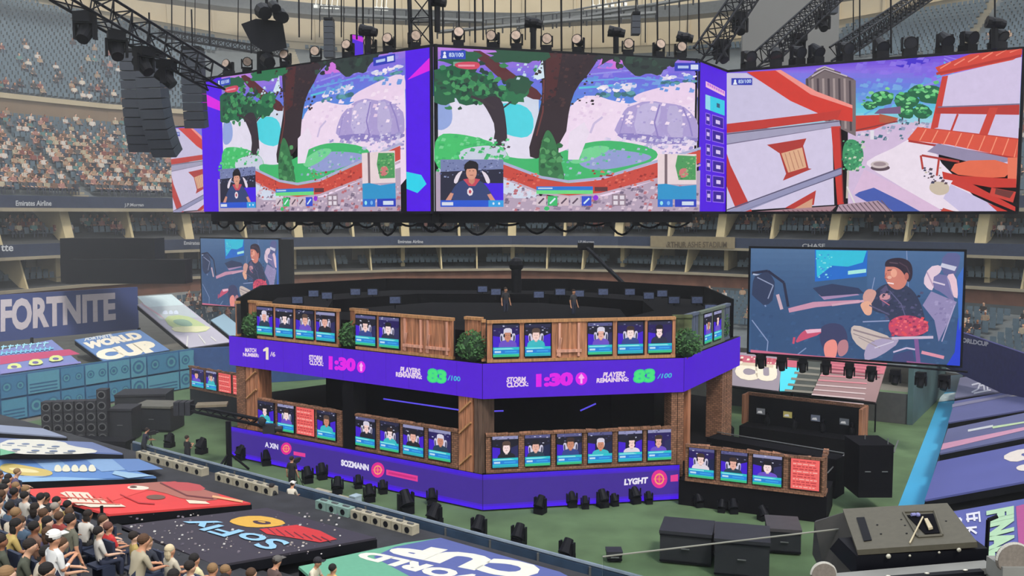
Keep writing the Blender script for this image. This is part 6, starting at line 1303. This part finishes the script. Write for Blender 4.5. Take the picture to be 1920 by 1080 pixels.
for i,(x,y0,y1,D,l) in enumerate(((1000,45,92,43,'post with a mushroom shaped light left of centre on the front video wall'),(1155,62,100,44,'post with a hooded light right of centre on the front video wall'),(820,5,60,44,'tilted hooded light beside the upright truss'),(1283,72,106,45,'post with a hooded light at the right end of the front wall'),(690,60,100,42,'hooded light above the left video wall'),(1865,45,92,41,'large hooded light at the right end of the right wall'))):
    r_=empty('hooded_light',(0,0,0),'black '+l,'stage light'); mb=MB(); a=W(x,y1,D); b=W(x,y0,D); mb.bar(a,b,.14,6); mb.build('post',M_BLACK,r_); mb=MB(); mb.bar(b+V((-.35,0,.1)),b+V((.4,-.1,-.05)),.26,10,.18); mb.ball(b+V((0,0,.05)),(.4,.35,.22),10,6); mb.build('hood',M_BLACK,r_)
# hanging cables
cb_=0
for x in (322,348,366,392,447,470,560,585,600,640,645,668,680,700,720,740,830,860,890,905,928,958,985,1015,1052,1090,1110,1130,1160,1210,1232,1255,1275,1290,1310,1600,1612,1670,1865):
    D=43+(x*37%13); yb=70+(x*13%40); mb=MB(); mb.bar(W(x,-30,D),W(x+(x%3-1),yb,D),.022+.012*(x%3),4); tag(mb.build('hanging_cable',M_BLACK),'thin dark cable hanging from the roof down to the trusses','cable','thin cables hanging from the roof')
# grey panel top right + small violet screen
mb=MB(); a,b=W(1392,92,88),W(1572,92,86); mb.hexa([V((a.x,a.y,a.z-2)),V((b.x,b.y,a.z-2)),V((b.x,b.y+.5,a.z-2)),V((a.x,a.y+.5,a.z-2))],[V((a.x,a.y,a.z+14)),V((b.x,b.y,a.z+14)),V((b.x,b.y+.5,a.z+14)),V((a.x,a.y+.5,a.z+14))]); tag(mb.build('hanging_banner',mat('panel_grey',(112,112,112),.8,noise=.04,scale=.2)),'large plain grey hanging banner at the top right behind the trusses','banner')
vs=vplane(xy(W(661,100,56)),xy(W(681,98,56.5)),W(661,104,56).z,W(661,65,56).z); r_=empty('violet_banner_screen',(0,0,0),'small violet and magenta hanging screen behind the left video wall','screen'); frame_box(vs,'cabinet',r_,.2,over=.03); P=Pic(vs); P.uvp([(0,0),(1,0),(1,1),(0,1)],(80,30,220)); P.uvp([(0,.8),(1,.7),(1,.95),(0,1)],(200,40,220)); P.build('display',r_)
for x,y in [(592+i*10,12+i*.6) for i in range(5)]+[(706+i*9,16+i*.5) for i in range(3)]+[(1112+i*12,12-i*.8) for i in range(6)]:
    mb=MB(); p=W(x,y,122); mb.box((0,0,0),(.5,.3,.4)); mb.bar((0,0,.2),(0,.8,1.6),.05,4); tag(mb.build('roof_lamp',mat('lamp_white',(226,226,220),.4,emit=.3),loc=p),'tiny white roof lamp in a row high above the video walls','lamp','tiny white lamps in rows under the roof')
for i,(x0,y0,x1,y1,l) in enumerate(((600,27,905,40,'long grey catwalk pipe high above the left video wall'),(970,52,1300,-4,'slanting grey catwalk pipe high above the front video wall'),(820,60,1230,24,'lower slanting grey catwalk pipe above the front video wall'))):
    r_=empty('catwalk',(0,0,0),l,'catwalk'); a=W(x0,y0,100); b=W(x1,y1,96); mb=MB(); mb.bar(a,b,.22,6); mb.bar(a+V((0,.3,.9)),b+V((0,.3,.9)),.1,5); mb.build('pipe',M_STEEL,r_); mb=MB()
    for k in range(14): p=a.lerp(b,k/13); mb.bar(p,p+V((0,.3,.9)),.07,4); mb.bar(p,p-V((0,0,.7)),.09,5)
    tag(mb.build('hanger',M_DARK,r_),kind='stuff')
# ---------------- stage top clutter ----------------
mb=MB(); a,b=W(1098,462,66),W(1172,535,62); r_=empty('camera_jib',(0,0,0),'thin black camera jib arm leaning over the back of the stage','jib'); mb.bar(a,b,.16,6); mb.build('arm',M_BLACK,r_); mb=MB(); mb.box(a,(1.1,.6,.5)); mb.build('camera_head',M_BLACK,r_); mb=MB(); mb.bar(b,V((b.x,b.y,6.4)),.15,6); mb.build('support',M_BLACK,r_)
mb=MB(); p=W(968,505,62); mb.bar(V((p.x,p.y,6.4)),p,.35,8); mb.ball(p+V((0,0,.3)),(.5,.4,.5),10,6); r_=mb.build('tracking_tower',M_BLACK); tag(r_,'upright black spotlight tower at the back centre of the stage','tower')
rr=random.Random(4); k=0
for x,y in ((560,560),(590,548),(615,552),(668,545),(700,545),(742,560),(905,540),(930,545),(1010,550),(1050,545),(1085,548),(1130,545),(1180,545),(1215,552),(1262,560),(1240,548),(1305,560),(1330,575)):
    p=Wz(x,y,8.1); mn=empty('stage_monitor',(p.x,p.y-.3,7.55),f'small glowing desk monitor on the dark top level of the stage','monitor','small monitors on the dark stage top'); mb=MB(); mb.box((0,0,.5),(.7,.08,.45)); mb.bar((0,0,0),(0,0,.3),.04,5); mb.build('casing',M_BLACK,mn); mb=MB(); mb.box((0,-.045,.5),(.6,.01,.36)); mb.build('picture',mat('monitor_grey',rr.choice([(70,80,110),(120,120,126)]),.4,emit=.25,noise=.4,scale=9),mn)
    k+=1
for i,(x,y,sh) in enumerate(((665,540,(40,40,44)),(730,535,(70,160,140)),(795,538,(190,180,170)),(845,536,(60,60,66)),(1062,538,(40,44,50)),(1310,548,(70,60,70)),(1325,545,(200,120,70)),(1085,536,(50,50,50)),(948,595,(50,50,56)),(1075,600,(60,60,66)))):
    if y<560: p=W(x,y,70); p.z=5.0+0*p.z; p=V((p.x,p.y,max(3.9,min(5.4,p.z))))
    else: p=Wz(x,y,6.95)
    person(p,rr.uniform(-1,1),'stand',sh,f'distant person standing {"behind" if y<560 else "on"} the dark stage top, {ordn(i)} of those small figures',grp='distant people around the stage top')
# ---------------- console and glass in the foreground ----------------
M_OLIVE=mat('olive_metal',(84,80,68),.55,.1,noise=.08,scale=20); M_GREYR=mat('ledge_grey',(128,128,124),.6)
cs_=empty('equipment_console',(0,0,0),'olive grey equipment console with black front panel and open hatch at the bottom right','console')
TL,TR,BR,BL=W(1580,954,8.6),W(1776,943,8.3),W(1832,1016,7.55),W(1607,1031,7.8)
mb=MB(); mb.slab([BL,BR,TR,TL],.05); mb.build('lid',M_OLIVE,cs_)
fl,frr=W(1640,1078,7.7),W(1852,1054,7.45)
mb=MB(); dn=V((0,0,-.24)); bk=V((0,.75,.0)); 
mb.hexa([BL+dn,BR+dn+V((.09,0,0)),BR+dn+V((.09,0,0))+bk*.9,BL+dn+bk*.9],[BL-V((0,0,.055)),BR-V((0,0,.055))+V((.09,0,0)),BR+V((.09,.0,-.055))+bk*.6,BL-V((0,0,.055))+bk*.6]); mb.build('front_panel',M_BLACK,cs_)
lp=Plane(BL,BR-BL,TL-BL,(BR-BL).length,(TL-BL).length)
if lp.n.z<0: lp.n=-lp.n
def onl(name,pts,m,e=.004,par=cs_):
    mb=MB(); q=[lp.at(*lp.uv(*p),e) for p in pts]; mb.add(q,[tuple(range(len(q)))]); return mb.build(name,m,par)
mb=MB(); q=[lp.at(*lp.uv(*p),.004) for p in ((1606,972),(1621,971),(1635,1014),(1620,1016))]; mb.slab(q,.006); mb.build('slot',M_BLACK,cs_)
q=[lp.at(*lp.uv(*p),.01) for p in ((1694,962),(1752,960),(1767,1005),(1722,1008))]; mb=MB(); 
for i in range(4): mb.bar(q[i],q[(i+1)%4],.012,5)
mb.build('hatch_frame',M_OLIVE,cs_); mb=MB(); q=[lp.at(*lp.uv(*p),.006) for p in ((1700,968),(1750,965),(1762,1001),(1735,1003))]; mb.slab(q,.006); hb=mb.build('hatch_opening',M_DRAPE,cs_)
mb=MB(); c=lp.at(*lp.uv(1722,971),.03); mb.ball(c,(.022,.022,.02),8,6); mb.bar(c+V((-.06,0,0)),c+V((-.02,.01,0)),.015,6); mb.build('knob',mat('blue_cap',(120,120,170),.4),hb); mb=MB(); q=[lp.at(*lp.uv(*p),.02) for p in ((1734,980),(1740,979),(1750,996),(1742,998))]; mb.slab(q,.02); mb.build('connector',mat('bone',(180,168,140),.6),hb)
mb=MB(); mb.bar(lp.at(*lp.uv(1731,975),.03),lp.at(*lp.uv(1706,1020),.01),.008,5); mb.build('cable',mat('bone',(180,168,140),.6),cs_)
for px in ((1645,985),(1690,975),(1697,986),(1652,1002),(1700,1001),(1774,978)): mb=MB(); c=lp.at(*lp.uv(*px),.003); mb.bar(c,c+lp.n*.004,.009,8); mb.build('screw_hole',M_BLACK,cs_)
M_SIL=mat('silver',(200,196,180),.3,.6)
for x,y,r in ((1666,1043,.022),(1706,1042,.011),(1761,1036,.011),(1798,1031,.019)): mb=MB(); t=(x-1607)/(1845-1607); c=BL.lerp(BR+V((.09,0,0)),t)+V((0,-.012,-.055-.09)); c=W(x,y,c.y-.005); mb.ball(c,(r,r*.6,r),10,6); mb.build('knob',M_SIL,cs_)
# ledge
lg=empty('desk_ledge',(0,0,0),'pale grey desk ledge with a black tray under the console','ledge'); a,b=W(1560,1090,7.6),W(1865,1064,7.3); mb=MB(); mb.slab([a,b,b+V((0,.16,0)),a+V((0,.16,0))],.05); mb.build('shelf',M_GREYR,lg); mb=MB(); dz=V((0,0,-.06)); mb.hexa([a+V((.1,.02,-.6)),b+V((-.1,.02,-.6)),b+V((-.1,.14,-.6)),a+V((.1,.14,-.6))],[a+V((.1,.02,-.06)),b+V((-.1,.02,-.06)),b+V((-.1,.14,-.06)),a+V((.1,.14,-.06))]); mb.build('dark_fill_box',M_DARK,lg); mb=MB(); b2=b+V((0,0,-.05)); mb.box(b2+V((-.02,.02,-.2)),(.05,.05,.4)); mb.build('post',M_GREYR,lg);  # dark box added so the space beneath the shelf reads dark
mb=MB(); mb.slab([W(1645,1087,7.3),W(1845,1071,7.2),W(1845,1071,7.2)+V((0,.06,.0)),W(1645,1087,7.3)+V((0,.06,.0))],.03); mb.build('tray',M_BLACK,lg)
for x,y in ((1665,1081),(1738,1076),(1810,1070)): mb=MB(); mb.ball(W(x,y,7.25)+V((0,0,.005)),(.022,.012,.008),8,5); mb.build('rivet',M_SIL,lg)
# dark side box left of console
mb=MB(); q=[W(1527,980,8.9),W(1580,957,8.8),W(1610,1030,8.0),W(1612,1080,8.0),W(1560,1080,8.2)]; 
mb.hexa([W(1548,1090,8.5),W(1612,1085,8.0),W(1612,1085,8.0)+V((.1,.7,0)),W(1548,1090,8.5)+V((.1,.7,0))],[W(1527,979,8.9),W(1585,960,8.6),W(1590,958,9.2),W(1530,976,9.5)]); tag(mb.build('side_case',mat('side_grey',(62,60,58),.6)),'dark grey case leaning against the left side of the console','case')
# glass
g=bpy.data.materials.new('tinted_glass'); g.use_nodes=True; gb=g.node_tree.nodes['Principled BSDF']; gb.inputs['Base Color'].default_value=(.78,.8,.8,1); gb.inputs['Roughness'].default_value=.02; gb.inputs['Transmission Weight'].default_value=1; gb.inputs['IOR'].default_value=1.05
tn=g.node_tree.nodes.new('ShaderNodeTexNoise'); tr_=g.node_tree.nodes.new('ShaderNodeMapRange'); tr_.inputs[3].default_value=.01; tr_.inputs[4].default_value=.05; g.node_tree.links.new(tn.outputs[0],tr_.inputs[0]); g.node_tree.links.new(tr_.outputs[0],gb.inputs['Roughness'])
gr=empty('glass_barrier',(0,0,0),'low glass barrier with a thin pale edge left of the console','barrier'); a,b=W(1130,1045,8.6),W(1600,990,8.6); mb=MB(); mb.hexa([a+V((0,0,-1)),b+V((0,0,-1)),b+V((0,.012,-1)),a+V((0,.012,-1))],[a,b,b+V((0,.012,0)),a+V((0,.012,0))]); mb.build('glass_pane',g,gr); mb=MB(); mb.bar(a+V((0,0,.006)),b+V((0,0,.006)),.008,5); mb.build('edge_strip',mat('edge_grey',(132,132,122),.5),gr)
# rounded chair backs
def round_back(x,y,r,D,label):
    p=W(x,y,D); o=empty('chair_back',p,label,'chair'); mb=MB(); mb.bar((0,0,-r),(0,.05,-r),r,24); mb.build('cushion',mat('warm_grey_fabric',(120,112,104),.8,noise=.15,scale=40),o); mb=MB()
    for i in range(24):
        t0,t1=math.pi*i/24,math.pi*(i+1)/24; mb.bar((r*math.cos(t0),.02,-r+r*math.sin(t0)),(r*math.cos(t1),.02,-r+r*math.sin(t1)),.014,5)
    mb.build('rim',mat('pale_rim',(178,176,168),.5),o); mb=MB(); mb.bar((0,.03,-r*1.8),(0,.03,-r*1.8-.5),.03,6); mb.build('support',M_STEEL,o)
round_back(1546,1057,.1,7.6,'grey chair back with pale rounded rim at the bottom, left of the console'); round_back(1905,1021,.13,7.0,'grey rounded chair back with pale rim at the right edge')
bx=empty('grey_console_box',(0,0,0),'grey boxy console at the bottom right corner','console'); mb=MB(); a=W(1878,1050,7.0); mb.box(a+V((.25,.1,-.12)),(.5,.25,.14)); mb.build('top',M_GREYR,bx); mb=MB(); mb.box(a+V((.15,.1,-.45)),(.2,.2,.55)); mb.build('post',M_STEEL,bx)
mb=MB(); mb.bar(W(1853,975,9),W(1849,1048,9),.02,6); mb.bar(W(1853,975,9),W(1870,968,9),.02,6); mb.bar(W(1849,1048,9),W(1849,1130,9),.02,6); tag(mb.build('hook_rail',M_BLACK),'thin black bent rail standing before the green sideways lettering','rail')

pp,ss=row_of(190,1020,.5); p=st(ss,pp,zt_(pp-.42)); mb=MB(); mb.bar((0,0,0),(0,0,1.5),.04,6); o=mb.build('thin_pole',M_BLACK,loc=p); tag(o,'thin black pole standing between the red shirt and the olive shirt','pole')
# ---------------- light haze in the bowl ----------------
def haze(name,dens,c,d,label):
    hm=bpy.data.materials.new(name); hm.use_nodes=True; hn=hm.node_tree; hn.nodes.remove(hn.nodes['Principled BSDF'])
    v=hn.nodes.new('ShaderNodeVolumeScatter'); v.inputs['Color'].default_value=(.9,.92,.92,1); v.inputs['Density'].default_value=dens; v.inputs['Anisotropy'].default_value=.2
    hn.links.new(v.outputs[0],hn.nodes['Material Output'].inputs['Volume']); mb=MB(); mb.box(c,d); tag(mb.build('haze',hm),label,'haze',kind='stuff')
haze('bowl_haze',.0008,(0,75,22),(170,122,43.8),'thin pale haze hanging in the air of the stadium bowl')
haze('left_haze',.0019,(-52,80,21),(78,108,41),'denser pale haze over the left stands')
haze('right_haze',.0012,(62,80,21),(60,108,41),'pale haze over the right stands')
